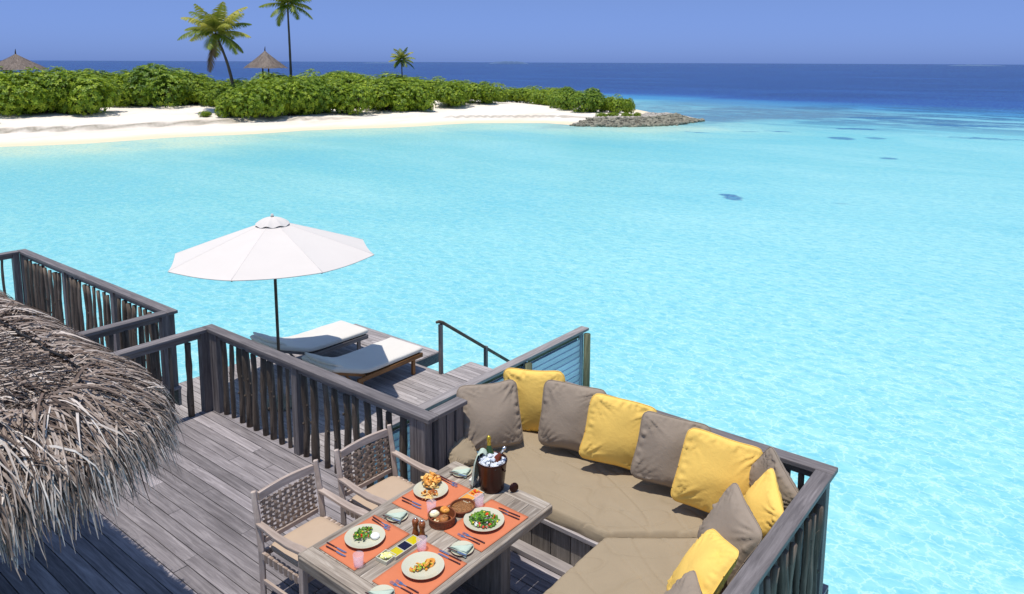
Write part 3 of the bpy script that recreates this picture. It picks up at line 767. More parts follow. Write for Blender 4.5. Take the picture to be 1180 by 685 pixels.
# louvred screen
e = empty('louvred_screen', (-5.70, 4.70, LZ), 0, 'blue grey louvred privacy screen with sloping slats between the lower deck and the sofa', 'screen')
TZ = .44-LZ; LS = 4.1
MB().box((-.06, -.0, TZ-.04), (.07, LS+.08, TZ)).build('cap_board', M['lowY'], e, bevel=.005)
MB().box((-.045, .02, TZ-.13), (-.012, LS, TZ-.042)).build('top_beam', M['greenY'], e, bevel=.004)
for y0, y1 in ((.05, 1.36), (1.40, 2.72), (2.78, LS-.08)):
    lv = MB(); z = -.05
    while z < TZ-.14:
        Mx = Matrix.Translation((.012, 0, z)) @ Matrix.Rotation(R(-81), 4, 'Y')
        lv.box((-.006, y0, -.0), (.006, y1, .0), mi=0) if False else lv.box((-.058, y0, -.006), (.058, y1, .006), None, 0, Mx)
        z += .088
    lv.box((-.03, y0, -.05), (-.022, y1, TZ-.14), .2)
    lv.build('louvre_panel', M['screenY'], e, bevel=.002)
for y in (0, 1.36, 2.72, LS-.06):
    MB().box((-.03, y+.002, -.1), (.04, y+.04, TZ-.045)).build('stile', M['screenZ'], e)
for y in (1.39, 2.70, LS-.015):
    random.seed(int(y*10)); MB().tube([(.098, y, -.9), (.10, y, .5), (.098, y, TZ-.06)], [.052,.05,.048], 12, jit=.03).build('post', M['greenZ'], e, smooth=True)

# ------------------------------------------------------------------ thatched roof
def roof_d(x, y):          # >0 inside the netted top, <0 out on the fringe
    qx, qy = max(x+5.05, 0), max(y-1.42, 0)
    return -(math.hypot(qx, qy) + min(max(x+5.05, y-1.42), 0) - .42)
def roof_z(x, y):
    d_ = roof_d(x, y); w = .035*n2d(x, y, 1.6, 2)
    if d_ >= 0: return 2.22 + .10*d_ + .05*d_*d_ + w
    q = -d_; return 2.22 - .26*q - .66*q*q + w
def roof_grad(x, y):
    e_ = .02; gx = roof_d(x+e_, y)-roof_d(x-e_, y); gy = roof_d(x, y+e_)-roof_d(x, y-e_); L = math.hypot(gx, gy) or 1
    return Vector((-gx/L, -gy/L, 0))       # outward
def thatch():
    e = empty('thatched_roof', (0, 0, 0), 0, 'dry palm thatch roof corner under black netting at the lower left', 'roof')
    mb = MB(); n = 70; X0, X1_, Y0, Y1 = -9.2, -3.2, -2.2, 2.6; idx = {}
    for j in range(n+1):
        for i in range(n+1):
            x = X0+(X1_-X0)*i/n; y = Y0+(Y1-Y0)*j/n
            if roof_d(x, y) > -.34: idx[(i, j)] = len(mb.v); mb.v.append((x, y, min(3.9, roof_z(x, y))-.06))
    for j in range(n):
        for i in range(n):
            k = [(i, j), (i+1, j), (i+1, j+1), (i, j+1)]
            if all(q in idx for q in k): mb.f.append(tuple(idx[q] for q in k)); mb.r.append(random.random()); mb.m.append(0)
    o_ = mb.build('underlayer', M['straw_dark'], e); s_ = o_.modifiers.new('solid', 'SOLIDIFY'); s_.thickness = .12; s_.offset = -1
    random.seed(21)
    def frond(mb, x, y, L, w, lift, spread, tilt=0):
        g = roof_grad(x, y); a = random.gauss(0, spread); ca, sa = math.cos(a), math.sin(a)
        d_ = Vector((g.x*ca-g.y*sa, g.x*sa+g.y*ca, 0)); s_ = Vector((-d_.y, d_.x, 0)); roll = random.uniform(-.9, .9)
        s_ = (s_*math.cos(roll)+Vector((0, 0, 1))*math.sin(roll))
        n = 4; P = []; curl = random.gauss(0, .035); up = random.uniform(0, lift); vs = []; px, py = x, y
        ang = a
        dirx = d_.copy(); base_z = None; hz = 0
        for k in range(n+1):
            z = roof_z(px, py)+up+.02*math.sin(k)
            if roof_d(px, py) < -.5: hz += .03
            ww = w*(1-.8*(k/n)**2)
            p = Vector((px, py, z-hz*random.uniform(.6, 1.1) + tilt*(k/n)))
            vs += [tuple(p-s_*ww), tuple(p+s_*ww)]
            st_ = L/n*(.25 if roof_d(px, py) < -.45 else .9 if roof_d(px, py) < 0 else 1)
            dirx = (dirx + Vector((-dirx.y, dirx.x, 0))*curl*.5).normalized()
            px += dirx.x*st_; py += dirx.y*st_
        mb.add(vs, [(2*k, 2*k+1, 2*k+3, 2*k+2) for k in range(n)], min(1, max(0, random.gauss(.5, .28))))
    top = MB(); fr_ = MB()
    cnt = 0
    while cnt < 15000:
        x = random.uniform(-8.6, -3.8); y = random.uniform(-1.2, 2.0); d_ = roof_d(x, y)
        if not (-.02 < d_ < 2.3): continue
        frond(top, x, y, random.uniform(.18, .4), random.uniform(.003, .008), .05, .8, random.uniform(-.03, .03)); cnt += 1
    cnt = 0
    while cnt < 15000:
        x = random.uniform(-8.6, -3.3); y = random.uniform(-1.2, 2.5); d_ = roof_d(x, y)
        if not (-.40 < d_ < -.01): continue
        frond(fr_, x, y, random.uniform(.26, .50), random.uniform(.003, .0085), .13, .50, random.uniform(-.13, .09)); cnt += 1
    top.build('thatch_top', M['straw'], e); fr_.build('fringe', M['straw'], e)
    # netting draped over the upper part
    nt_ = MB(); d0 = -.02
    def run(fixed, axis):
        pts = []; t_ = -9.0 if axis == 'x' else -1.8
        while t_ < (-3.5 if axis == 'x' else 2.3):
            x, y = (t_, fixed) if axis == 'x' else (fixed, t_)
            if roof_d(x, y) > d0 and roof_z(x, y) < 3.6: pts.append((x+.006*math.sin(t_*9+fixed*5), y+.006*math.cos(t_*8+fixed*6), roof_z(x, y)+.075))
            else:
                if len(pts) > 1: nt_.tube(pts, .0026, 3, .5, cap=False)
                pts = []
            t_ += .09
        if len(pts) > 1: nt_.tube(pts, .0026, 3, .5, cap=False)
    k = -1.3
    while k < 1.95: run(k, 'x'); k += .062
    k = -8.8
    while k < -3.9: run(k, 'y'); k += .062
    nt_.build('netting', M['net'], e)
    rp = []; 
    for k in range(30): rp.append((-4.60+.010*math.sin(k*1.7), -1.4+2.8*k/30))
    for k in range(13): a = R(90*k/12); rp.append((-5.05+.45*math.cos(a), 1.42+.45*math.sin(a)))
    for k in range(40): rp.append((-5.1-4*k/40, 1.87+.012*math.sin(k*1.3)))
    MB().tube([(x, y, roof_z(x, y)+.075) for x, y in rp], .009, 5, .5).build('net_rope', M['net'], e)
    for (x, y) in ((-5.9, .0), (-8.4, .0)):
        MB().tube([(x, y, 0), (x, y, 2.3)], .07, 10).build('post', M['stem'], e)
thatch()
# ------------------------------------------------------------------ built-in bench
random.seed(31)
e = empty('corner_bench', (-4.6, 4.74, 0), 0, 'built-in L-shaped bench base of grey vertical boards under the taupe mattresses', 'bench')
x = .0
while x < 1.66:
    w_ = random.uniform(.19, .215); MB().box((x, .115, .03), (min(x+w_-.008, 1.66), .14, .335)).build('front_board', M['benchZ'], e, bevel=.003); x += w_
MB().box((0, .14, .03), (1.66, .16, .33), .1).build('inner_panel', M['dark_metal'], e)
MB().box((0, .085, .325), (1.70, .16, .365)).build('top_trim', M['lowX'], e, bevel=.004)
MB().box((0, .0, .002), (1.66, .113, .05)).build('plinth', M['lowX'], e, bevel=.004)
MB().box((.01, .162, .30), (3.0, 1.12, .352)).build('seat_panel', M['benchX'], e)
MB().box((1.70, -2.6, .30), (3.0, .158, .352)).build('seat_panel', M['benchY'], e)
y = -2.6
while y < .1:
    MB().box((1.72, y, .03), (1.745, y+.19, .298)).build('front_board', M['benchZ'], e, bevel=.003); y += .2
MB().box((1.66, -2.6, .002), (1.77, -.005, .05)).build('plinth', M['lowY'], e, bevel=.004)

bk = MB().box((.0, 1.16, .03), (3.02, 1.175, .66)).build('back_board', M['benchX'], e)
MB().box((3.005, -3.4, .03), (3.02, 1.155, .80)).build('back_board', M['railY'], e)
MB().box((.01, 1.12, .30), (3.0, 1.158, .44)).build('seat_ledge', M['benchX'], e)
def mattress(name, A, B, C, D, zt, th, label, hems, seed):
    # A,B,C,D corners counter-clockwise; hems = extra droop of fabric on edge AB
    nu, nv = 170, 100; mb = MB(); A, B, C, D = map(lambda p: Vector((p[0], p[1], 0)), (A, B, C, D)); vs = []
    def P(u, v): return A.lerp(B, u).lerp(D.lerp(C, u), v)
    def edge(t_): return min(1, max(0, 1-(1-min(t_, 1-t_)/.03)**2)) if min(t_, 1-t_) < .03 else 1
    for j in range(nv+1):
        for i in range(nu+1):
            u, v = i/nu, j/nv; p = P(u, v)
            e_ = min(edge(u), edge(v))
            w = .010*noise.noise(Vector((p.x*2.1, p.y*2.1, seed)))
            # long soft creases
            cr = noise.noise(Vector((p.x*1.6+p.y*2.6, p.y*.9-p.x*.5, seed+5))); w += -.012*math.exp(-(cr/.022)**2)+.004*math.exp(-((cr-.07)/.04)**2)
            cr = noise.noise(Vector((p.x*3.1-p.y*1.7, p.y*2.3, seed+9))); w += -.012*math.exp(-(cr/.03)**2)
            vs.append((p.x, p.y, zt-.04*(1-e_)+w))
    fs = [(j*(nu+1)+i, j*(nu+1)+i+1, (j+1)*(nu+1)+i+1, (j+1)*(nu+1)+i) for j in range(nv) for i in range(nu)]
    mb.add(vs, fs, .5)
    loop = [(i/nu, 0) for i in range(nu)]+[(1, j/nv) for j in range(nv)]+[(1-i/nu, 1) for i in range(nu)]+[(0, 1-j/nv) for j in range(nv)]
    cc = P(.5, .5); n = len(loop); sv = []
    for lv in range(5):
        for (u, v) in loop:
            p = P(u, v); o_ = (p-cc).normalized()
            bul = .012*math.sin(math.pi*lv/4); ddp = hems if v == 0 else 0
            wv = .018*noise.noise(Vector((p.x*7, p.y*7, lv*.6+seed)))*(lv/4) if v == 0 else .004*noise.noise(Vector((p.x*6, p.y*6, lv+seed)))
            q = p + o_*(bul) + (Vector((0, -1, 0)) if v == 0 and abs(B.y-A.y) < .1 else o_)*wv
            z0 = zt-.04 + .010*noise.noise(Vector((p.x*2.1, p.y*2.1, seed)))
            sv.append((q.x, q.y, z0-(th-.04+ddp*(.6+.5*noise.noise(Vector((p.x*1.5, 3, seed)))))*lv/4))
    b_ = 0
    sf = [(lv*n+k, (lv+1)*n+k, (lv+1)*n+(k+1) % n, lv*n+(k+1) % n) for lv in range(4) for k in range(n)]
    mb.add(sv, sf, .5)
    o_ = mb.build(name, M['taupe'], smooth=True); return tag(o_, label, 'mattress')
mattress('bench_mattress', (-4.56,4.84), (-2.90,4.86), (-1.63,5.88), (-4.56,5.88), .47, .10, 'taupe bench mattress along the back railing, behind the table with the ice bucket', .05, 3)
mattress('bench_mattress', (-2.89,4.84), (-2.90,2.3), (-1.62,2.3), (-1.62,5.865), .468, .10, 'taupe bench mattress along the right railing running out of the picture bottom', .0, 8)

def pillow(S_, T, mat, seed, name='cushion'):
    random.seed(seed); n = 44; mb = MB(); h = S_/2; sd_ = seed*3.7
    def pt(i, j, sgn):
        u, v = -1+2*i/n, -1+2*j/n
        cu, cv = math.cos(math.pi/2*u), math.cos(math.pi/2*v)
        x = u*h*(1-.05*cv*abs(u)); z = v*h*(1-.05*cu*abs(v))
        rc = (abs(u)*abs(v))**7*.10*h; x -= math.copysign(rc, u); z -= math.copysign(rc, v)
        x += .012*noise.noise(Vector((u*1.5, v*1.5, sd_))); z += .012*noise.noise(Vector((u*1.5, v*1.5, sd_+4)))
        f = max(0, (1-u*u)*(1-v*v))
        t_ = T/2*f**.46*(1-.16*v)
        # creases running in from the corners and seams
        wr = 0
        for (a, b_) in ((-1,-1),(1,-1),(-1,1),(1,1)):
            dx, dz = u-a, v-b_; r_ = math.hypot(dx, dz); an = math.atan2(dz*b_, dx*a)
            nn_ = noise.noise(Vector((an*9, r_*.7, sd_+a*2+b_+sgn*9))); wr += (.015*nn_ - .012*math.exp(-(nn_/.09)**2))*math.exp(-((r_-.42)/.36)**2)
        wr += .020*noise.noise(Vector((u*1.3, v*1.3, sd_+sgn*7)))
        ed = max(abs(u), abs(v)); wr += .008*math.sin((u if abs(v) > abs(u) else v)*23+sd_)*math.exp(-((ed-.9)/.09)**2)*noise.noise(Vector((u*4, v*4, sd_)))*3
        cr_ = 0
        return (x, sgn*(t_+wr*min(1, f*6)), z)
    for sgn in (-1, 1):
        vs = [pt(i, j, sgn) for j in range(n+1) for i in range(n+1)]
        fs = [(j*(n+1)+i, j*(n+1)+i+1, (j+1)*(n+1)+i+1, (j+1)*(n+1)+i) for j in range(n) for i in range(n)]
        if sgn > 0: fs = [f[::-1] for f in fs]
        mb.add(vs, fs, .5)
    rim = [pt(i, 0, -1) for i in range(n)]+[pt(n, j, -1) for j in range(n)]+[pt(n-i, n, -1) for i in range(n)]+[pt(0, n-j, -1) for j in range(n)]
    pp = MB().tube([(p[0]*1.006, 0, p[2]*1.006) for p in rim]+[rim[0]], .0045, 6, .5, cap=False)
    return mb, pp
CUSH = [
 ('taupe', (-4.50,5.33,.80), (58,-22,0), .63, 'taupe cushion at the left end of the row, in front of the first yellow one'),
 ('yellow', (-4.36,5.88,.79), (18,-2,-6), .68, 'yellow cushion furthest left, peeking out behind the first taupe cushion'),
 ('taupe', (-3.82,5.75,.83), (20,-14,2), .64, 'taupe cushion between the two leftmost yellow cushions, below the louvred screen post'),
 ('yellow', (-3.31,5.75,.84), (34,-9,12), .63, 'yellow cushion in the middle of the back row, facing the table'),
 ('taupe', (-2.77,5.75,.83), (26,-13,10), .62, 'taupe cushion between the middle yellow cushion and the largest yellow cushion'),
 ('yellow', (-2.31,5.67,.82), (28,-12,13), .65, 'largest yellow cushion near the bench corner, leaning back in full sun'),
 ('taupe', (-1.86,5.72,.84), (-28,0,38), .52, 'taupe cushion wedged in the far right railing corner'),
 ('yellow', (-1.84,5.42,.80), (-51,-22,20), .51, 'small yellow cushion leaning on the right railing, below the corner one'),
 ('taupe', (-1.92,4.98,.80), (-42,-25,12), .57, 'taupe cushion on the right railing between two yellow cushions'),
 ('yellow', (-1.91,4.50,.77), (-60,-38,-22), .57, 'yellow cushion lowest on the right railing, seen almost from the side'),
 ('taupe', (-1.88,4.05,.70), (-60,-36,-6), .54, 'taupe cushion cut off by the bottom edge of the picture'),
]
for k, (colr, loc, rot, s_, lb) in enumerate(CUSH):
    a_, b_ = pillow(s_, .205, None, k+1); mt = M['yellow'] if colr == 'yellow' else M['taupe_pillow']
    o_ = a_.build('cushion', mt, smooth=True); b_.build('piping', mt, o_, smooth=True)
    o_.matrix_world = Matrix.Translation(loc) @ Matrix.Rotation(R(rot[0]), 4, 'Z') @ Matrix.Rotation(R(rot[1]), 4, 'X') @ Matrix.Rotation(R(rot[2]), 4, 'Y')
    tag(o_, lb, 'cushion', 'square cushions on the corner bench')
a_, b_ = pillow(.30, .10, None, 41); o_ = a_.build('cushion', M['taupe'], smooth=True); b_.build('piping', M['taupe'], o_)
o_.matrix_world = Matrix.Translation((-4.52, 4.93, .58)) @ Matrix.Rotation(R(70), 4, 'Z') @ Matrix.Rotation(R(-50), 4, 'X')
tag(o_, 'small folded taupe bolster behind the napkin at the far table corner', 'cushion')

# ------------------------------------------------------------------ dining table
TX0, TX1, TY0, TY1, TZ_ = -4.25, -3.215, 2.92, 4.56, .745
random.seed(41)
e = empty('dining_table', ((TX0+TX1)/2, (TY0+TY1)/2, 0), 0, 'weathered wooden dining table laid for four with orange placemats', 'table')
hx, hy = (TX1-TX0)/2, (TY1-TY0)/2
tp = MB(); x = -hx+.002
while x < hx-.01:
    w_ = (2*hx-.004)/8; tp.box((x+.0015, -hy+.12, TZ_-.035), (x+w_-.0015, hy-.12, TZ_+random.uniform(-.0008,.0008))); x += w_
tp.build('tabletop', M['tableY'], e, bevel=.003)
for s_ in (-1, 1):
    y0, y1 = (-hy, -hy+.117) if s_ < 0 else (hy-.117, hy)
    MB().box((-hx+.002, y0, TZ_-.035), (hx-.002, y1, TZ_+.001)).build('end_board', M['tableX'], e, bevel=.004)
    MB().box((s_*hx-.018 if s_ > 0 else -hx-.018, -hy, TZ_-.075), (s_*hx+.018, hy, TZ_-.004)).build('side_rail', M['tableY'], e, bevel=.010)
MB().box((-hx+.02, -hy-.02, TZ_-.085), (hx-.02, -hy-.002, TZ_-.004)).build('apron', M['tableX'], e, bevel=.006)
for s_ in (-1, 1):
    MB().box((-.34, s_*.47-.06, .03), (.34, s_*.47+.06, TZ_-.04)).build('leg', M['benchZ'], e, bevel=.008)
    MB().box((-.40, s_*.47-.09, 0), (.40, s_*.47+.09, .05)).build('foot', M['benchX'], e, bevel=.006)
MB().box((-.04, -.40, .25), (.04, .40, .37)).build('stretcher', M['benchY'], e, bevel=.006)

# ------------------------------------------------------------------ chairs
def make_chair():
    e = empty('dining_armchair', (0, 0, 0)); random.seed(51)
    W_ = .298
    for s_ in (-1, 1):
        MB().tube([(-.27, s_*W_, 0), (-.27, s_*W_, .44), (-.305, s_*W_, .70), (-.345, s_*W_, .905)], [.030,.032,.031,.027], 4, jit=0).build('back_leg', M['chairZ'], e, bevel=.006)
        MB().box((.225, s_*W_-.025, 0), (.275, s_*W_+.025, .635)).build('front_leg', M['chairZ'], e, bevel=.006)
        # shaped arm: flat board dipping and swelling to the front
        am = MB(); pr = [(-.30,.655,.026,0), (-.2,.652,.027,.002), (-.05,.640,.030,.006), (.1,.638,.034,.004), (.22,.650,.037,.0), (.30,.655,.034,-.004), (.325,.648,.022,-.004)]
        vs = []
        for (x, z, w_, q) in pr:
            for (dy, dz) in ((-w_, 0), (-w_, -.028), (w_, -.028), (w_, 0)): vs.append((x, s_*(W_+q)+dy, z+dz+.012))
        fs = [(i*4+k, i*4+(k+1) % 4, (i+1)*4+(k+1) % 4, (i+1)*4+k) for i in range(len(pr)-1) for k in range(4)]
        fs += [(3,2,1,0), tuple((len(pr)-1)*4+k for k in range(4))]
        am.add(vs, fs); am.build('arm', M['chairX'], e, bevel=.006)
        MB().box((-.25, s_*W_-.015, .375), (.225, s_*W_+.015, .43)).build('seat_rail', M['chairX'], e, bevel=.004)
        MB().box((-.25, s_*W_-.011, .16), (.225, s_*W_+.011, .20)).build('stretcher', M['chairX'], e, bevel=.004)
        wb = MB()
        for k in range(7): wb.box((-.21+.062*k, s_*W_-.019, .368), (-.21+.062*k+.036, s_*W_+.019, .436), .9)
        wb.build('seat_webbing', M['strap'], e, bevel=.003)
    MB().box((.225, -.275, .375), (.262, .275, .43)).build('seat_rail', M['chairY'], e, bevel=.004)
    MB().box((-.285, -.26, .375), (-.255, .26, .43)).build('seat_rail', M['chairY'], e, bevel=.004)
    # back: top rail with a gentle arch, lower rail, woven lattice
    tr = MB(); vs = []; n = 12
    for k in range(n+1):
        y = -.262+.524*k/n; zz = .880+.010*math.sin(math.pi*k/n); xo = -.012*math.sin(math.pi*k/n)
        for (dx, dz) in ((-.014, .0), (.014, .0), (.018, -.062), (-.008, -.062)): vs.append((-.338+dx+xo, y, zz+dz*(1 if dz else 0)))
    fs = [(i*4+k, i*4+(k+1) % 4, (i+1)*4+(k+1) % 4, (i+1)*4+k) for i in range(n) for k in range(4)]+[(3,2,1,0), tuple(n*4+k for k in range(4))]
    tr.add(vs, fs, .7); tr.build('top_rail', M['chairY'], e)
    MB().box((-.30, -.26, .475), (-.275, .26, .515)).build('lower_rail', M['chairY'], e, bevel=.004)
    la = MB(); zb, zt = .50, .815; nv, nh = 10, 8
    def bx(z): return -.288 - (z-.5)*.115
    for k in range(nv):
        y = -.25+.5*(k+.5)/nv; pts = [(bx(zb+(zt-zb)*j/16)+.005*math.cos(math.pi*(j/2+k)), y, zb+(zt-zb)*j/16) for j in range(17)]
        for a_, b_ in zip(pts, pts[1:]): la.bar(a_, b_, .026, .0045, .4+.05*k % .3, 0, (1, 0, 0))
    for k in range(nh):
        z = zb+(zt-zb)*(k+.5)/nh
        pts = [(bx(z)-.005*math.cos(math.pi*(j/2+k+.5))*1, -.26+.52*j/26, z) for j in range(27)]
        for a_, b_ in zip(pts, pts[1:]): la.bar(a_, b_, .0045, .018, .5, 0)
    la.build('woven_back', M['strap'], e)
    sc_ = MB(); n = 16; vs = []
    for lvl, (ins, z) in enumerate(((.012, .432), (0, .44), (0, .462), (.012, .474), (.05, .478), (.12, .480), (.2, .481))):
        for k in range(48):
            a = 6.283*k/48; ca, sa = math.cos(a), math.sin(a); p_ = .22
            sx = math.copysign(abs(ca)**p_, ca); sy = math.copysign(abs(sa)**p_, sa)
            vs.append((-.005+sx*(.245-ins), sy*(.255-ins), z+.002*noise.noise(Vector((sx*3, sy*3, lvl)))))
    fs = [(i*48+k, i*48+(k+1) % 48, (i+1)*48+(k+1) % 48, (i+1)*48+k) for i in range(6) for k in range(48)]+[tuple(6*48+k for k in range(48))]
    sc_.add(vs, fs, .5); sc_.build('seat_cushion', M['seatpad'], e, smooth=True)
    return e
M['strap'] = plain('grey_brown_woven_strap', lin(142,124,110), .7, 0, .3, 0, .18, 40)
ch = make_chair(); ch.location = (-4.63, 3.33, 0); ch.rotation_euler.z = R(1)
tag(ch, 'pale teak armchair with woven back, the one nearer the bottom of the picture', 'chair', 'teak armchairs at the dining table')
c2 = copy_tree(ch); c2.location = (-4.63, 4.13, 0); c2.rotation_euler.z = R(-1.5)
tag(c2, 'pale teak armchair with woven back beside the railing, before the fried food plate', 'chair', 'teak armchairs at the dining table')

# ------------------------------------------------------------------ tableware
TT = .746
def put(o, loc, rz=0): o.location = loc; o.rotation_euler = (0, 0, rz); return o
def placemat(x0, x1, y0, y1, rz, label, seed):
    mb = MB(); n = 16; vs = []; cx, cy = (x0+x1)/2, (y0+y1)/2
    for j in range(n+1):
        for i in range(n+1):
            x, y = (x1-x0)*(i/n-.5), (y1-y0)*(j/n-.5); ed = max(abs(i/n-.5), abs(j/n-.5))*2
            vs.append((x, y, .0045+.0018*noise.noise(Vector((x*6+seed, y*6, seed)))+(.003*max(0, noise.noise(Vector((x*9, y*9, seed+4)))) if ed > .85 else 0)))
    mb.add(vs, [(j*(n+1)+i, j*(n+1)+i+1, (j+1)*(n+1)+i+1, (j+1)*(n+1)+i) for j in range(n) for i in range(n)], .5)
    o_ = mb.build('placemat', M['orange'], smooth=True); o_.location = (cx, cy, TT); o_.rotation_euler.z = R(rz)
    s_ = o_.modifiers.new('solid', 'SOLIDIFY'); s_.thickness = .0025; s_.offset = -1
    return tag(o_, label, 'placemat', 'orange placemats on the table')
placemat(-4.21,-3.83,3.77,4.30, 1, 'orange placemat under the plate with the crispy fried basket, far left of the table', 1)
placemat(-4.19,-3.80,3.05,3.575, 0, 'orange placemat under the salad with white egg, nearest the first chair', 2)
placemat(-3.625,-3.245,3.755,4.30, -1, 'orange placemat under the mixed green salad, on the bench side', 3)
placemat(-3.63,-3.24,3.06,3.59, 1, 'orange placemat under the prawn plate at the bottom', 4)
MT = TT+.0075
def plate(x, y, r, label, seg=56):
    e = empty('plate', (x, y, MT), 0, label, 'plate', 'cream stoneware dinner plates')
    MB().lathe([(0,.006),(.55*r,.006),(.68*r,.008),(.78*r,.014),(.97*r,.023),(1*r,.0245)], n=seg).build('top_face', M['plate'], e, smooth=True)
    MB().lathe([(1*r,.0245),(1.004*r,.021),(.96*r,.017),(.6*r,.0),(0,.0)], n=seg).build('underside', M['plate_rim'], e, smooth=True)
    return e
plate(-4.07,4.07,.142,'cream plate holding the crispy fried basket, by the second chair')
plate(-4.01,3.325,.148,'cream plate with small salad and a round white egg')
plate(-3.465,4.03,.156,'largest cream plate, heaped with mixed green salad')
plate(-3.445,3.36,.148,'cream plate with a strip of prawns, nearest the bottom')

def fmat(name, col, rough=.45): M[name] = plain(name, col, rough, 0, .4, 0, .25, 90); return M[name]
fmat('salad_green', lin(96,140,36)); fmat('salad_dark', lin(52,84,28)); fmat('tomato_red', lin(214,62,28), .3); fmat('corn_yellow', lin(246,206,60)); fmat('onion_purple', lin(126,80,120))
fmat('fried_gold', lin(224,154,66)); fmat('fried_pale', lin(240,196,122)); fmat('fried_brown', lin(168,92,34)); fmat('prawn_orange', lin(236,158,62)); fmat('egg_white', lin(244,242,236), .3)
fmat('bread_crust', lin(176,112,58)); fmat('bread_crumb', lin(240,222,176)); fmat('butter_yellow', lin(246,234,150)); fmat('olive_oil', lin(196,180,24), .1); fmat('soy_dark', lin(26,24,44), .08)
fmat('chutney', lin(222,138,58)); fmat('seed_brown', lin(150,104,62)); fmat('lime_green', lin(170,190,60))
def bits(name, x, y, z, spec, label, seed, rx=.08, ry=.08, hgt=.03, mats=(), rz=0):
    random.seed(seed); mb = MB()
    for (kind, n, sz, mi) in spec:
        for k in range(n):
            r_ = math.sqrt(random.random()); a = random.uniform(0, 6.283); px, py = rx*r_*math.cos(a), ry*r_*math.sin(a)
            pz_ = hgt*(1-r_*r_)*random.uniform(.5, 1)+.004
            Mx = Matrix.Rotation(random.uniform(0, 6.3), 3, 'Z') @ Matrix.Rotation(random.uniform(-1, 1), 3, 'X') @ Matrix.Rotation(random.uniform(-.6, .6), 3, 'Y')
            s_ = sz*random.uniform(.6, 1.3)
            if kind == 'leaf':
                vs = []
                for q in range(5):
                    u = q/4; w_ = s_*.42*math.sin(math.pi*min(.97, u*.9+.06))*random.uniform(.7, 1.2)
                    vs += [Mx @ Vector((-w_, s_*(u-.5), random.uniform(-.15,.3)*s_)), Mx @ Vector((0, s_*(u-.5), s_*.3*math.sin(3*u))), Mx @ Vector((w_, s_*(u-.5), random.uniform(-.15,.3)*s_))]
                vs = [v+Vector((px, py, pz_+.006)) for v in vs]
                fs = [(q*3+c_, q*3+c_+1, q*3+c_+4, q*3+c_+3) for q in range(4) for c_ in range(2)]
                mb.add(vs, fs, None, mi)
            elif kind == 'stick':
                d_ = Mx @ Vector((s_, 0, 0)); d_.z *= .4; c_ = Vector((px, py, pz_+.004)); mb.tube([c_-d_, c_+Vector((0,0,.004)), c_+d_], s_*.16, 5, None, mi)
            elif kind == 'ball': mb.blob((px, py, pz_+s_*.4), (s_, s_*.9, s_*.75), None, mi, .12, 8, 6, Mx)
            elif kind == 'curl':
                pts = []; 
                for q in range(8): aa = q/7*4.4; pts.append(Vector((px, py, pz_+s_*.35))+Mx @ Vector((s_*math.cos(aa), s_*math.sin(aa), 0))*(1))
                mb.tube(pts, [s_*.18, s_*.4, s_*.48, s_*.5, s_*.46, s_*.4, s_*.3, s_*.12], 7, None, mi, jit=.08)
    o_ = mb.build(name, [M[m_] for m_ in mats]); put(o_, (x, y, z), R(rz)); tag(o_, label, 'food'); return o_
PZ = MT+.008
bits('green_salad', -3.465, 4.03, PZ, [('leaf',70,.030,0),('leaf',34,.028,1),('stick',30,.022,0),('ball',9,.013,2),('ball',9,.010,3),('stick',12,.016,4),('leaf',10,.02,5)],
     'heap of mixed green salad with tomatoes on the largest plate', 61, .110, .100, .034, ('salad_green','salad_dark','tomato_red','corn_yellow','onion_purple','egg_white'))
bits('small_salad', -4.045, 3.335, PZ, [('leaf',46,.024,0),('leaf',30,.022,1),('ball',6,.009,2),('ball',5,.009,3),('stick',8,.014,2)],
     'small leafy salad with tomato beside the white egg', 62, .060, .092, .020, ('salad_green','salad_dark','tomato_red','corn_yellow'), 18)
o_ = MB().blob((0,0,.012), (.036,.034,.020), .5, 0, .04, 20, 12).build('poached_egg', M['egg_white'], smooth=True); put(o_, (-3.955, 3.375, PZ)); tag(o_, 'round white poached egg beside the small salad', 'food')
bits('prawn_strip', -3.447, 3.35, PZ, [('leaf',30,.018,1),('curl',10,.019,0),('ball',7,.010,0),('ball',6,.006,2),('leaf',10,.02,3)],
     'strip of orange prawns with herbs on the bottom plate', 63, .026, .085, .016, ('prawn_orange','lime_green','tomato_red','salad_dark'), -18)
bits('fried_prawns', -4.04, 4.025, PZ, [('curl',9,.017,0),('ball',8,.011,1),('stick',9,.022,2)], 'golden brown fried prawns lying in front of the crisp basket', 64, .062, .045, .016, ('fried_brown','fried_gold','fried_pale'), 30)
bits('toast_sticks', -3.995, 3.965, PZ, [('stick',7,.032,0)], 'pale thin bread sticks at the near rim of the fried food plate', 68, .028, .03, .006, ('fried_pale',), 30)
# crispy basket made of crumpled fried wafers
random.seed(65); mb = MB()
for k in range(46):
    a = random.uniform(0, 6.283); r_ = .058*random.random()**.5; p = Vector((r_*math.cos(a), r_*math.sin(a), .02+.045*random.random()))
    Mx = Matrix.Rotation(a, 3, 'Z') @ Matrix.Rotation(random.uniform(.3, 1.3), 3, 'Y'); s_ = random.uniform(.018, .032); vs = []
    for j in range(5):
        for i in range(5):
            u, v = i/4-.5, j/4-.5; vs.append(p+Mx @ Vector((u*s_*1.6, v*s_*1.6, .45*s_*math.sin(5*u+k)*math.cos(4*v+k)+.01*u*u)))
    mb.add(vs, [(j*5+i, j*5+i+1, (j+1)*5+i+1, (j+1)*5+i) for j in range(4) for i in range(4)], None, k % 2)
o_ = mb.build('crisp_basket', [M['fried_pale'], M['fried_gold']], smooth=True); s_ = o_.modifiers.new('solid', 'SOLIDIFY'); s_.thickness = .003
o_.scale = (1.08,1.08,1.1); put(o_, (-4.125, 4.135, PZ)); tag(o_, 'pile of crumpled golden fried wafers at the far side of its plate', 'food')
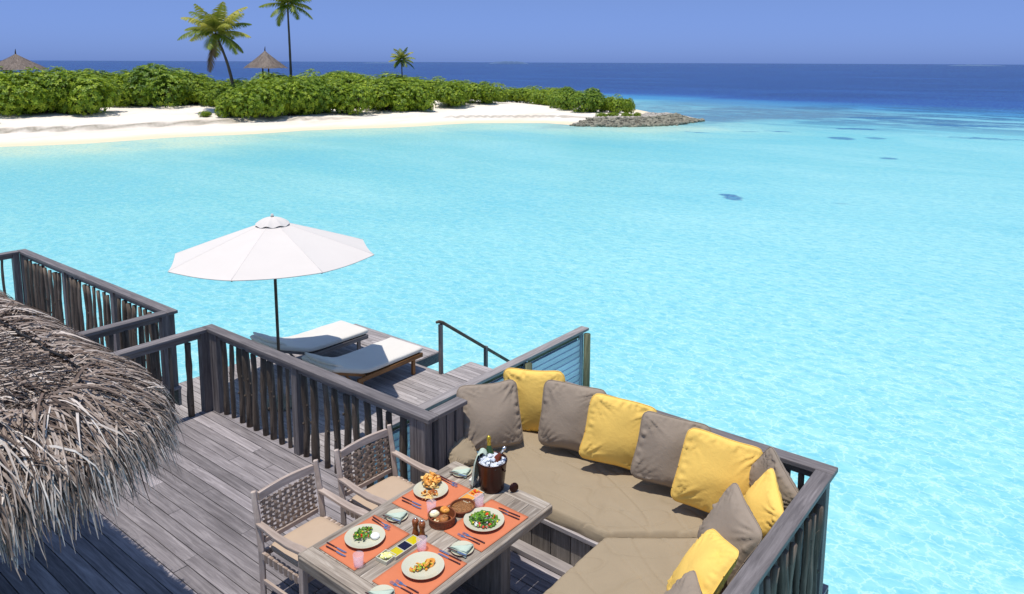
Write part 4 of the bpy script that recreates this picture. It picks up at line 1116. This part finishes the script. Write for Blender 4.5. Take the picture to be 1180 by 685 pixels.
o_ = MB().lathe([(0,.0),(.034,.002),(.047,.022),(.050,.034),(.046,.033),(.030,.008),(0,.006)], n=28).build('dip_bowl', M['soy_mat'] if 'soy_mat' in M else M['dark_metal'], smooth=True)
put(o_, (-4.115, 4.115, MT+.007)); tag(o_, 'dark bowl holding the fried wafers', 'bowl')

def tumbler(x, y, z, label):
    e = empty('glass_tumbler', (x, y, z), 0, label, 'glass', 'pink glass tumblers')
    MB().lathe([(0,0),(.030,0),(.033,.003),(.0385,.085),(.0375,.0855),(.036,.085),(.031,.012),(0,.010)], n=32).build('glass', M['pink_glass'], e, smooth=True)
    return e
tumbler(-3.815,3.10,TT+.0075,'pink tumbler at the corner of the egg salad placemat')
tumbler(-3.60,3.50,TT+.0075,'pink tumbler behind the prawn plate, beside the two pepper mills')
tumbler(-3.865,3.87,TT+.0075,'pink tumbler between the fried food plate and the bread basket')
tumbler(-3.635,4.17,TT+.0075,'pink tumbler beyond the largest salad plate, by the red chutney dish')

def mill(x, y, h, label):
    e = empty('pepper_mill', (x, y, TT), 0, label, 'pepper mill', 'wooden salt and pepper mills')
    MB().lathe([(0,0),(.026,0),(.027,.006),(.024,.02),(.019,.045),(.017,.06),(.021,.078),(.024,.088),(.022,.092)], n=24).build('body', M['mill'], e, smooth=True)
    MB().lathe([(.021,.092),(.024,.097),(.026,.110),(.021,h-.004),(.008,h),(0,h)], n=24).build('head', M['mill'], e, smooth=True)
    MB().lathe([(.007,h-.001),(.008,h+.006),(.004,h+.010),(0,h+.011)], n=16).build('knob', M['steel'], e, smooth=True)
mill(-3.765,3.60,.125,'wooden mill on the left of the pair, further from the bread basket')
mill(-3.70,3.605,.128,'wooden mill on the right of the pair, nearer the bread basket')

def basket(x, y, r, h, label, name, cat, oval=1, rz=0):
    e = empty(name, (x, y, TT), rz, label, cat); pr = []
    for k in range(9):
        z = h*k/8; pr.append((r*(.93+.07*k/8)+(.0035 if k % 2 else 0), z))
    MB().lathe([(0, .002)]+pr+[(r*.96, h), (r*.90, .008), (0, .007)], n=44, sy=oval).build('wall', M['basket'], e, smooth=False)
    rm = MB(); rm.tube([(r*math.cos(6.283*k/36), oval*r*math.sin(6.283*k/36), h) for k in range(37)], .0055, 6, .2, jit=.12, cap=False); rm.build('rim', M['basket'], e)
    return e
basket(-3.715,3.83,.103,.068,'round woven basket holding bread rolls in the table centre','bread_basket','basket')
e = basket(-3.70,4.045,.092,.040,'shallow oval woven dish of brown seeds behind the bread basket','seed_basket','basket',1.12)
random.seed(70); mb = MB().lathe([(0,.029),(.05,.028),(.086,.024)], n=24, sy=1.1)
for k in range(240):
    a = random.uniform(0, 6.3); r_ = .08*math.sqrt(random.random()); mb.blob((r_*math.cos(a), 1.1*r_*math.sin(a), .029), .0042, None, 0, .2, 5, 3)
tag(put(mb.build('brown_seeds', M['seed_brown']), (-3.70, 4.045, TT)), 'brown seed mix filling the shallow woven dish', 'food')
def roll(x, y, z, s_, mats, label, seed):
    random.seed(seed); mb = MB(); n = 14; mb.blob((0,0,0), (s_, s_*.8, s_*.6), .5, 0, .07, 16, 10)
    if len(mats) > 1:
        for k in range(26): a = random.uniform(0, 6.3); t_ = random.uniform(0, .9); mb.blob((s_*.85*t_*math.cos(a), s_*.68*t_*math.sin(a), s_*.55*math.sqrt(1-t_*t_)), s_*.16, None, 1, .2, 5, 4)
    tag(put(mb.build('bread_roll', [M[m_] for m_ in mats], smooth=True), (x, y, z), seed), label, 'bread', 'bread rolls in the woven basket')
roll(-3.765,3.80,TT+.066,.040,('bread_crumb','egg_white'),'crumbly white bread piece at the left of the basket',1)
roll(-3.665,3.80,TT+.066,.044,('bread_crust','seed_brown'),'seeded brown roll at the right of the basket',2)
roll(-3.725,3.875,TT+.078,.040,('fried_gold','chutney'),'round orange glazed roll at the back of the basket',3)
roll(-3.700,3.77,TT+.045,.036,('bread_crumb','bread_crust'),'small pale roll low in the front of the basket',4)

def tray(x, y, w, l, nsec, fills, label, rz=0, name='sauce_dish', h=.028):
    e = empty(name, (x, y, TT), R(rz), label, 'dish'); mb = MB(); t_ = .007
    mb.box((-w/2, -l/2, 0), (w/2, l/2, .007), .5)
    mb.box((-w/2, -l/2, .007), (-w/2+t_, l/2, h), .5); mb.box((w/2-t_, -l/2, .007), (w/2, l/2, h), .5)
    for k in range(nsec+1):
        yy = -l/2+(l-t_)*k/nsec; mb.box((-w/2+t_, yy, .007), (w/2-t_, yy+t_, h-.001), .5)
    mb.build('dish', M['plate'], e, bevel=.002)
    for k, f in enumerate(fills):
        yy = -l/2+(l-t_)*k/nsec+t_; MB().box((-w/2+t_, yy, .0072), (w/2-t_, yy+(l-t_)/nsec-t_, h-.005), .5).build('sauce', M[f], e)
    return e
tray(-3.705,3.435,.095,.262,3,('olive_oil','soy_dark','olive_oil'),'long dish with yellow oil, black soy and yellow oil in three wells',0)
tray(-3.755,4.215,.105,.20,2,('fried_gold','chutney'),'two-well dish of orange relish and red chutney by the ice bucket',0)
bits('red_chutney', -3.755, 4.262, TT+.022, [('ball',16,.007,0),('ball',14,.006,1)], 'chopped red and yellow relish in the two-well dish', 73, .035, .035, .006, ('tomato_red','corn_yellow'))
tray(-3.725,3.275,.10,.10,1,(),'small square cream dish of yellow butter','8',name='butter_dish') if False else tray(-3.725,3.275,.105,.105,1,(),'small square cream dish of yellow butter',4,'butter_dish')
bits('butter_curls', -3.725, 3.275, TT+.008, [('ball',20,.012,0),('ball',8,.009,1)], 'pale yellow butter curls in the small square dish', 74, .036, .036, .020, ('butter_yellow','egg_white'))

# side plates with folded napkins
def side_setting(x, y, rz, which, seed):
    e = empty('side_plate', (x, y, TT), R(rz), 'small round side plate under the napkin ' + which, 'side plate')
    MB().lathe([(0,.006),(.055,.007),(.080,.014),(.085,.016)], n=40).build('top_face', M['plate'], e, smooth=True)
    MB().lathe([(.085,.016),(.086,.013),(.05,0),(0,0)], n=40).build('underside', M['plate_rim'], e, smooth=True)
    random.seed(seed); mb = MB()
    for ly in range(4):
        A = Vector((-.088+.006*ly, -.058, 0)); B = Vector((.082-.004*ly, -.068+.008*ly, 0)); C = Vector((.030+.01*ly, .085-.008*ly, 0)); n = 9; vs = []; ix = {}
        for i in range(n+1):
            for j in range(n+1-i):
                u, v = i/n, j/n; p = A*(1-u-v)+B*u+C*v; ed = min(u, v, 1-u-v)
                ix[(i, j)] = len(vs); vs.append((p.x, p.y, .017+.0065*ly+.004*noise.noise(Vector((p.x*20, p.y*20, seed+ly)))-(.004 if ed < .01 else 0)+(.004*math.sin(u*9))*(ly == 3)))
        fs = []
        for i in range(n):
            for j in range(n-i):
                fs.append((ix[(i, j)], ix[(i+1, j)], ix[(i, j+1)]))
                if i+j < n-1: fs.append((ix[(i+1, j)], ix[(i+1, j+1)], ix[(i, j+1)]))
        mb.add(vs, fs, .5)
    o_ = mb.build('folded_napkin', M['napkin'], smooth=True); s_ = o_.modifiers.new('solid', 'SOLIDIFY'); s_.thickness = .003
    put(o_, (x, y, TT), R(rz)); tag(o_, 'sage green napkin folded in a triangle ' + which, 'napkin', 'folded napkins on side plates')
    k_ = cutlery('knife', .165, 'butter knife resting on the napkin ' + which)
    k_.matrix_world = Matrix.Translation((x, y, TT+.022)) @ Matrix.Rotation(R(rz), 4, 'Z') @ Matrix.Translation((.0, -.064, 0)) @ Matrix.Rotation(R(-86), 4, 'Z') @ Matrix.Translation((0, -.08, 0))
def cutlery(kind, L, label, group='dark handled cutlery'):
    e = empty(kind, (0, 0, 0), 0, label, kind, group)
    hb = MB(); hl = L*.52
    hb.tube([(0, 0, .0045), (0, hl*.15, .005), (0, hl*.7, .005), (0, hl, .004)], [.0045, .0052, .0042, .0032], 8, .5, flat=.8)
    hb.build('handle', M['handle'], e, smooth=True)
    mb = MB()
    if kind == 'knife':
        prof = [(0, .006), (.15, .008), (.6, .0095), (.9, .0075), (1, .001)]; vs = []
        for u, w_ in prof: y = hl+u*(L-hl); vs += [(-.004, y, .0055), (-.004+w_*1.5, y, .0055), (-.004+w_*1.5, y, .0042), (-.004, y, .0038)]
        fs = [(i*4+k, i*4+(k+1) % 4, (i+1)*4+(k+1) % 4, (i+1)*4+k) for i in range(4) for k in range(4)]; mb.add(vs, fs, .5); mb.build('blade', M['steel'], e)
    else:
        mb.tube([(0, hl, .004), (0, L*.70, .003)], [.003, .0026], 6, .5)
        vs = []
        for y, w_, z in ((L*.68, .003, .003), (L*.73, .009, .003), (L*.80, .0115, .004), (L*.84, .0115, .005)): vs += [(-w_, y, z), (w_, y, z), (w_, y, z-.0015), (-w_, y, z-.0015)]
        mb.add(vs, [(i*4+k, i*4+(k+1) % 4, (i+1)*4+(k+1) % 4, (i+1)*4+k) for i in range(3) for k in range(4)], .5)
        for k in range(4): xx = -.0095+.00633*k; mb.bar((xx, L*.835, .0045), (xx*.9, L, .007), .0028, .0016, .5)
        mb.build('tines', M['steel'], e)
    return e
side_setting(-4.07,4.445,12,'at the far table corner beside the ice bucket',1)
side_setting(-4.035,3.665,8,'between the two left placemats',2)
side_setting(-3.375,3.685,5,'between the two right placemats',3)
side_setting(-3.47,3.005,0,'cut by the bottom edge of the picture',4)
def lay(kind, x, y, rz, label, L=.205):
    k_ = cutlery(kind, L, label); k_.location = (x, y, MT); k_.rotation_euler.z = R(rz)
# settings: left side diners face +x (handles towards the chair), right side face -x
for (cy, nm) in ((4.07, 'fried food'), (3.325, 'egg salad')):
    for q, off in enumerate((-.205, -.235)): lay('knife', -4.19+.03*q, cy+off, -90+4, ('inner' if q == 0 else 'outer')+' knife on the near side of the '+nm+' plate')
    for q, off in enumerate((.200, .225)): lay('fork', -4.15-.02*q, cy+off-.01, -90-3, ('inner' if q == 0 else 'outer')+' fork on the far side of the '+nm+' plate')
for (cy, nm) in ((4.03, 'green salad'), (3.36, 'prawn')):
    for q, off in enumerate((.190, .222)): lay('knife', -3.27-.02*q, cy+off, 90+4, ('inner' if q == 0 else 'outer')+' knife on the far side of the '+nm+' plate')
    for q, off in enumerate((-.195, -.228)): lay('fork', -3.29-.02*q, cy+off, 90+3, ('inner' if q == 0 else 'outer')+' fork on the near side of the '+nm+' plate')

# ice bucket
BX, BY = -3.725, 4.435
e = empty('ice_bucket', (BX, BY, TT), 0, 'dark copper ice bucket full of ice at the far end of the table', 'bucket')
MB().lathe([(0,.0),(.092,0),(.097,.006),(.100,.02),(.122,.235),(.126,.24),(.127,.254),(.121,.254),(.117,.235),(.096,.02),(0,.015)], n=48).build('body', M['bronze'], e, smooth=True)
for s_ in (-1, 1):
    MB().tube([(s_*.116, 0, .20), (s_*.142, 0, .20)], .008, 10).build('handle_lug', M['bronze'], e, smooth=True)
random.seed(80); mb = MB()
for k in range(130):
    a = random.uniform(0, 6.3); r_ = .106*math.sqrt(random.random()); s_ = random.uniform(.011, .018)
    Mx = Matrix.Translation((r_*math.cos(a), r_*math.sin(a), .225+.050*(1-(r_/.115)**2)*random.random())) @ Matrix.Rotation(random.uniform(0,3), 4, 'X') @ Matrix.Rotation(random.uniform(0,3), 4, 'Z')
    mb.box((-s_,-s_*.8,-s_*.7), (s_,s_*.8,s_*.7), None, 0, Mx)
tag(put(mb.build('ice_cubes', M['ice'], bevel=.003), (BX, BY, TT)), 'clear ice cubes filling the copper bucket', 'ice')
def bottle(loc, tilt, az, body_m, top_m, sc, label, cat='bottle', foil=True):
    e = empty('bottle', loc, 0, label, cat)
    pr = [(0,0),(.038,0),(.041,.006),(.041,.17),(.036,.20),(.022,.235),(.0155,.26)]
    MB().lathe([(r_*sc, z*sc) for r_, z in pr], n=28).build('body', body_m, e, smooth=True)
    MB().lathe([(r_*sc, z*sc) for r_, z in [(.0165,.245),(.0165,.30),(.0185,.302),(.0185,.315),(.017,.325),(.012,.335),(0,.337)]], n=20).build('foil' if foil else 'stopper', top_m, e, smooth=True)
    e.rotation_euler = (R(tilt)*math.cos(az), R(tilt)*math.sin(az), 0)
    return e
bottle((BX-.055, BY+.045, TT+.075), -5, 1.2, M['bottle_green'], M['gold'], 1.0, 'champagne bottle with gold foil neck standing in the ice bucket')
bottle((BX-.02, BY-.02, TT+.13), 30, 2.15, M['bottle_brown'], M['steel'], .82, 'small brown bottle with silver stopper leaning in the ice bucket')
# cloth draped from the bucket rim
mb = MB(); n = 22; vs = []
PATH = [(.045, .300), (.075, .335), (.100, .325), (.124, .272), (.140, .225), (.150, .16), (.158, .09), (.170, .02)]
for j in range(n+1):
    v = j/n*(len(PATH)-1); k_ = min(int(v), len(PATH)-2); f_ = v-k_; rr = PATH[k_][0]*(1-f_)+PATH[k_+1][0]*f_; zz = PATH[k_][1]*(1-f_)+PATH[k_+1][1]*f_
    for i in range(n+1):
        u = i/n-.5; wd = .55+.55*(j/n) if j/n < .5 else .825+.1*(j/n); a = R(196)+u*wd*1.25
        fold = .010*math.sin(u*17+j*.12)*(j/n)*.9
        vs.append(((rr+fold)*math.cos(a), (rr+fold)*math.sin(a), zz-.05*abs(u)*(1 if j/n < .35 else 0)-.02*u*(j/n)))
mb.add(vs, [(j*(n+1)+i, j*(n+1)+i+1, (j+1)*(n+1)+i+1, (j+1)*(n+1)+i) for j in range(n) for i in range(n)], .5)
o_ = mb.build('draped_napkin', M['napkin'], smooth=True); s_ = o_.modifiers.new('solid', 'SOLIDIFY'); s_.thickness = .002
tag(put(o_, (BX, BY, TT)), 'sage green cloth draped over the rim of the ice bucket around the bottle neck', 'napkin')
e = empty('salt_box', (-3.885, 4.385, TT), R(15), 'small pale square salt box at the foot of the ice bucket', 'box')
MB().box((-.027,-.027,0), (.027,.027,.036)).build('box', M['white_dish'], e, bevel=.003)
MB().box((-.029,-.029,.0365), (.029,.029,.044)).build('lid', M['white_dish'], e, bevel=.003)
o_ = MB().lathe([(0,-.004),(.036,-.004),(.040,0),(.036,.004),(0,.004)], n=30, M=Matrix.Rotation(R(78), 3, 'X')).build('round_coaster', M['bronze'], smooth=True)
put(o_, (-3.545, 4.50, TT+.04), R(62)); tag(o_, 'dark round coaster standing on edge at the right of the ice bucket', 'coaster')

# ------------------------------------------------------------------ sun loungers
def make_lounger(wood_):
    e = empty('sun_lounger', (0, 0, 0)); Wd = .40   # foot at +y (y=1.98), head at y=0, hinge at y=.72
    for s_ in (-1, 1):
        MB().box((s_*Wd-.018, .50, .27), (s_*Wd+.018, 1.97, .345)).build('side_rail', M[wood_+'Y'], e, bevel=.004)
        MB().bar((s_*(Wd-.04), .68, .345), (s_*(Wd-.04), .02, .60), .03, .05).build('back_rail', M[wood_+'Y'], e, bevel=.004)
        for y in (.56, 1.74): MB().box((s_*Wd-.050*(s_ > 0)-.0 if s_ > 0 else -Wd, y, 0), (s_*Wd if s_ > 0 else -Wd+.05, y+.06, .268)).build('leg', M[wood_+'Z'], e, bevel=.004)
        MB().bar((s_*(Wd-.08), .62, .10), (s_*(Wd-.08), .30, .48), .02, .03).build('back_strut', M[wood_+'Y'], e)
    MB().box((-Wd+.02, 1.935, .275), (Wd-.02, 1.968, .34)).build('end_rail', M[wood_+'X'], e, bevel=.004)
    sl = MB()
    for k in range(14): sl.box((-Wd+.02, .72+.087*k, .325), (Wd-.02, .78+.087*k, .343))
    sl.build('slats', M[wood_+'X'], e)
    mt = MB(); pth = [(0,.62,), (.20,.545), (.45,.45), (.62,.385), (.76,.36), (1.0,.352), (1.4,.352), (1.8,.352), (2.0,.352)]
    nx_ = 18; rows = []
    fine_ = []
    for k in range(len(pth)-1):
        for q in range(7): u = q/7; fine_.append((pth[k][0]*(1-u)+pth[k+1][0]*u, pth[k][1]*(1-u)+pth[k+1][1]*u))
    fine_.append(pth[-1]); n = len(fine_); per = []
    th = .105; prof = []
    for k in range(40):
        a = 6.283*k/40; ca, sa = math.cos(a), math.sin(a)
        prof.append((math.copysign(abs(ca)**.22, ca)*(Wd+.012), math.copysign(abs(sa)**.6, sa)*th/2))
    vs = []
    for i, (y, z) in enumerate(fine_):
        y0, z0 = fine_[max(0, i-1)]; y1, z1 = fine_[min(n-1, i+1)]; d_ = Vector((0, y1-y0, z1-z0)).normalized(); nn = Vector((0, -d_.z, d_.y))
        u = i/(n-1); ef = min(1, (min(u, 1-u)/.035))**.5 if min(u, 1-u) < .035 else 1
        for (px, pz_) in prof:
            w_ = .007*noise.noise(Vector((px*4, y*4, 2)))
            p = Vector((px*(.93+.07*ef), y, z+.052)) + nn*(pz_*max(.06, ef)+w_*(pz_ > 0)); vs.append(tuple(p))
    fs = [(i*40+k, i*40+(k+1) % 40, (i+1)*40+(k+1) % 40, (i+1)*40+k) for i in range(n-1) for k in range(40)]
    fs += [tuple(range(40))[::-1], tuple((n-1)*40+k for k in range(40))]
    mt.add(vs, fs, .5); mt.build('mattress', M['grey_mat'], e, smooth=True)
    hp = MB(); hv = []; m_ = 20
    for i in range(m_+1):
        u = i/m_; x = (u-.5)*2*(Wd-.01); r_ = (math.sin(math.pi*min(.97, max(.03, u))))**.22
        for k in range(20):
            a = 6.283*k/20; hv.append((x, .16+.15*math.cos(a)*r_, .665-.06*math.cos(a)+.058*math.sin(a)*r_+.004*noise.noise(Vector((x*6, a, 1)))))
    hp.add(hv, [(i*20+k, i*20+(k+1) % 20, (i+1)*20+(k+1) % 20, (i+1)*20+k) for i in range(m_) for k in range(20)]+[tuple(range(20))[::-1], tuple(m_*20+k for k in range(20))], .5)
    hp.build('head_cushion', M['grey_mat'], e, smooth=True)
    return e
l1 = make_lounger('teak'); l1.location = (-9.545, 7.02, LZ); l1.rotation_euler.z = R(.5)
tag(l1, 'sun lounger nearer the dining deck, honey brown frame and pale mattress half in umbrella shade', 'sun lounger', 'sun loungers on the lower deck')
l2 = make_lounger('rail'); l2.location = (-11.03, 7.02, LZ); l2.rotation_euler.z = R(-1)
tag(l2, 'farther sun lounger beside the sea edge, dark grey frame and pale mattress', 'sun lounger', 'sun loungers on the lower deck')

# ------------------------------------------------------------------ sun umbrella
C_ = Vector((-9.99, 6.65, 1.254)); RR = 1.575; HA = .545
e = empty('sun_umbrella', (C_.x+.03, C_.y-.02, LZ), 0, 'white octagonal sun umbrella over the loungers', 'umbrella')
e.rotation_euler = (R(-.7), R(-1.5), 0)
zr = C_.z-LZ; ph0 = -1.74-math.pi/8*0
cn = MB(); nr, ns = 10, 10
for g in range(8):
    a0 = ph0+g*math.pi/4; a1 = a0+math.pi/4; vs = []
    for i in range(nr+1):
        u = i/nr
        for j in range(ns+1):
            v = j/ns; A = Vector((math.cos(a0), math.sin(a0), 0)); B = Vector((math.cos(a1), math.sin(a1), 0)); p = A.lerp(B, v)*RR*u
            sag = -.042*math.sin(math.pi*v)*u + .035*math.sin(math.pi*u)*0
            pull = 1-.006*math.sin(math.pi*v)*(u**6)
            p = p*pull; vs.append((p.x, p.y, zr+HA*(1-u)*(1+.05*u)+sag*(1-u*.35)))
    cn.add(vs, [(i*(ns+1)+j, (i+1)*(ns+1)+j, (i+1)*(ns+1)+j+1, i*(ns+1)+j+1) for i in range(nr) for j in range(ns)], .5)
cn.build('canopy', M['canopy'], e, smooth=True)
sm_ = MB()
for g in range(8):
    a0 = ph0+g*math.pi/4; d_ = Vector((math.cos(a0), math.sin(a0), 0))
    sm_.tube([d_*RR*(i/8)+Vector((0,0,zr+HA*(1-i/8)*(1+.05*i/8)-.001)) for i in range(1, 9)], .0045, 5, .5)
sm_.build('seams', M['canopy'], e, smooth=True)
hm = MB()
for g in range(8):
    a0 = ph0+g*math.pi/4; a1 = a0+math.pi/4; pts = []
    for j in range(9):
        v = j/8; p = Vector((math.cos(a0), math.sin(a0), 0)).lerp(Vector((math.cos(a1), math.sin(a1), 0)), v)*RR*(1-.006*math.sin(math.pi*v)); pts.append((p.x, p.y, zr-.042*.65*math.sin(math.pi*v)-.006))
    hm.tube(pts, .007, 5, .5)
hm.build('hem', M['canopy'], e, smooth=True)
vt = MB(); vs = []
for i in range(7):
    u = i/6
    for k in range(48):
        a = ph0+6.283*k/48; g = (k/6) % 1; r_ = .27*u*(1-.06*math.sin(math.pi*g)*u)
        vs.append((r_*math.cos(a), r_*math.sin(a), zr+HA+.045-.11*u*u-.012*u+.014*u*math.cos(2*math.pi*g)+.008*noise.noise(Vector((r_*9*math.cos(a), r_*9*math.sin(a), 1)))))
vt.add(vs, [(i*48+k, (i+1)*48+k, (i+1)*48+(k+1) % 48, i*48+(k+1) % 48) for i in range(6) for k in range(48)], .5)
vt.build('vent_cap', M['canopy'], e, smooth=True)
MB().lathe([(.016,zr+HA+.03),(.024,zr+HA+.06),(.020,zr+HA+.085),(.0,zr+HA+.095)], n=14).build('finial', M['canopy'], e, smooth=True)
for g in range(8):
    a0 = ph0+g*math.pi/4; d_ = Vector((math.cos(a0), math.sin(a0), 0))
    MB().bar(d_*.05+Vector((0,0,zr+HA-.035)), d_*(RR*.99)+Vector((0,0,zr-.018)), .02, .014).build('rib', M['teakX'], e)
    MB().bar(d_*.04+Vector((0,0,zr-.12)), d_*(RR*.52)+Vector((0,0,zr+HA*.47-.03)), .016, .012).build('strut', M['teakX'], e)
MB().lathe([(.024,zr-.15),(.042,zr-.14),(.042,zr-.09),(.024,zr-.08)], n=14).build('hub', M['teakZ'], e, smooth=True)
MB().tube([(0,0,.05), (0,0,zr+HA+.05)], .024, 14, .3).build('pole', M['polewood'] if 'polewood' in M else M['stickZ'], e, smooth=True)
MB().lathe([(0,.0),(.26,.0),(.27,.01),(.27,.05),(.24,.07),(.05,.08),(.045,.24),(.03,.25)], n=36).build('base', M['rock'], e, smooth=True)
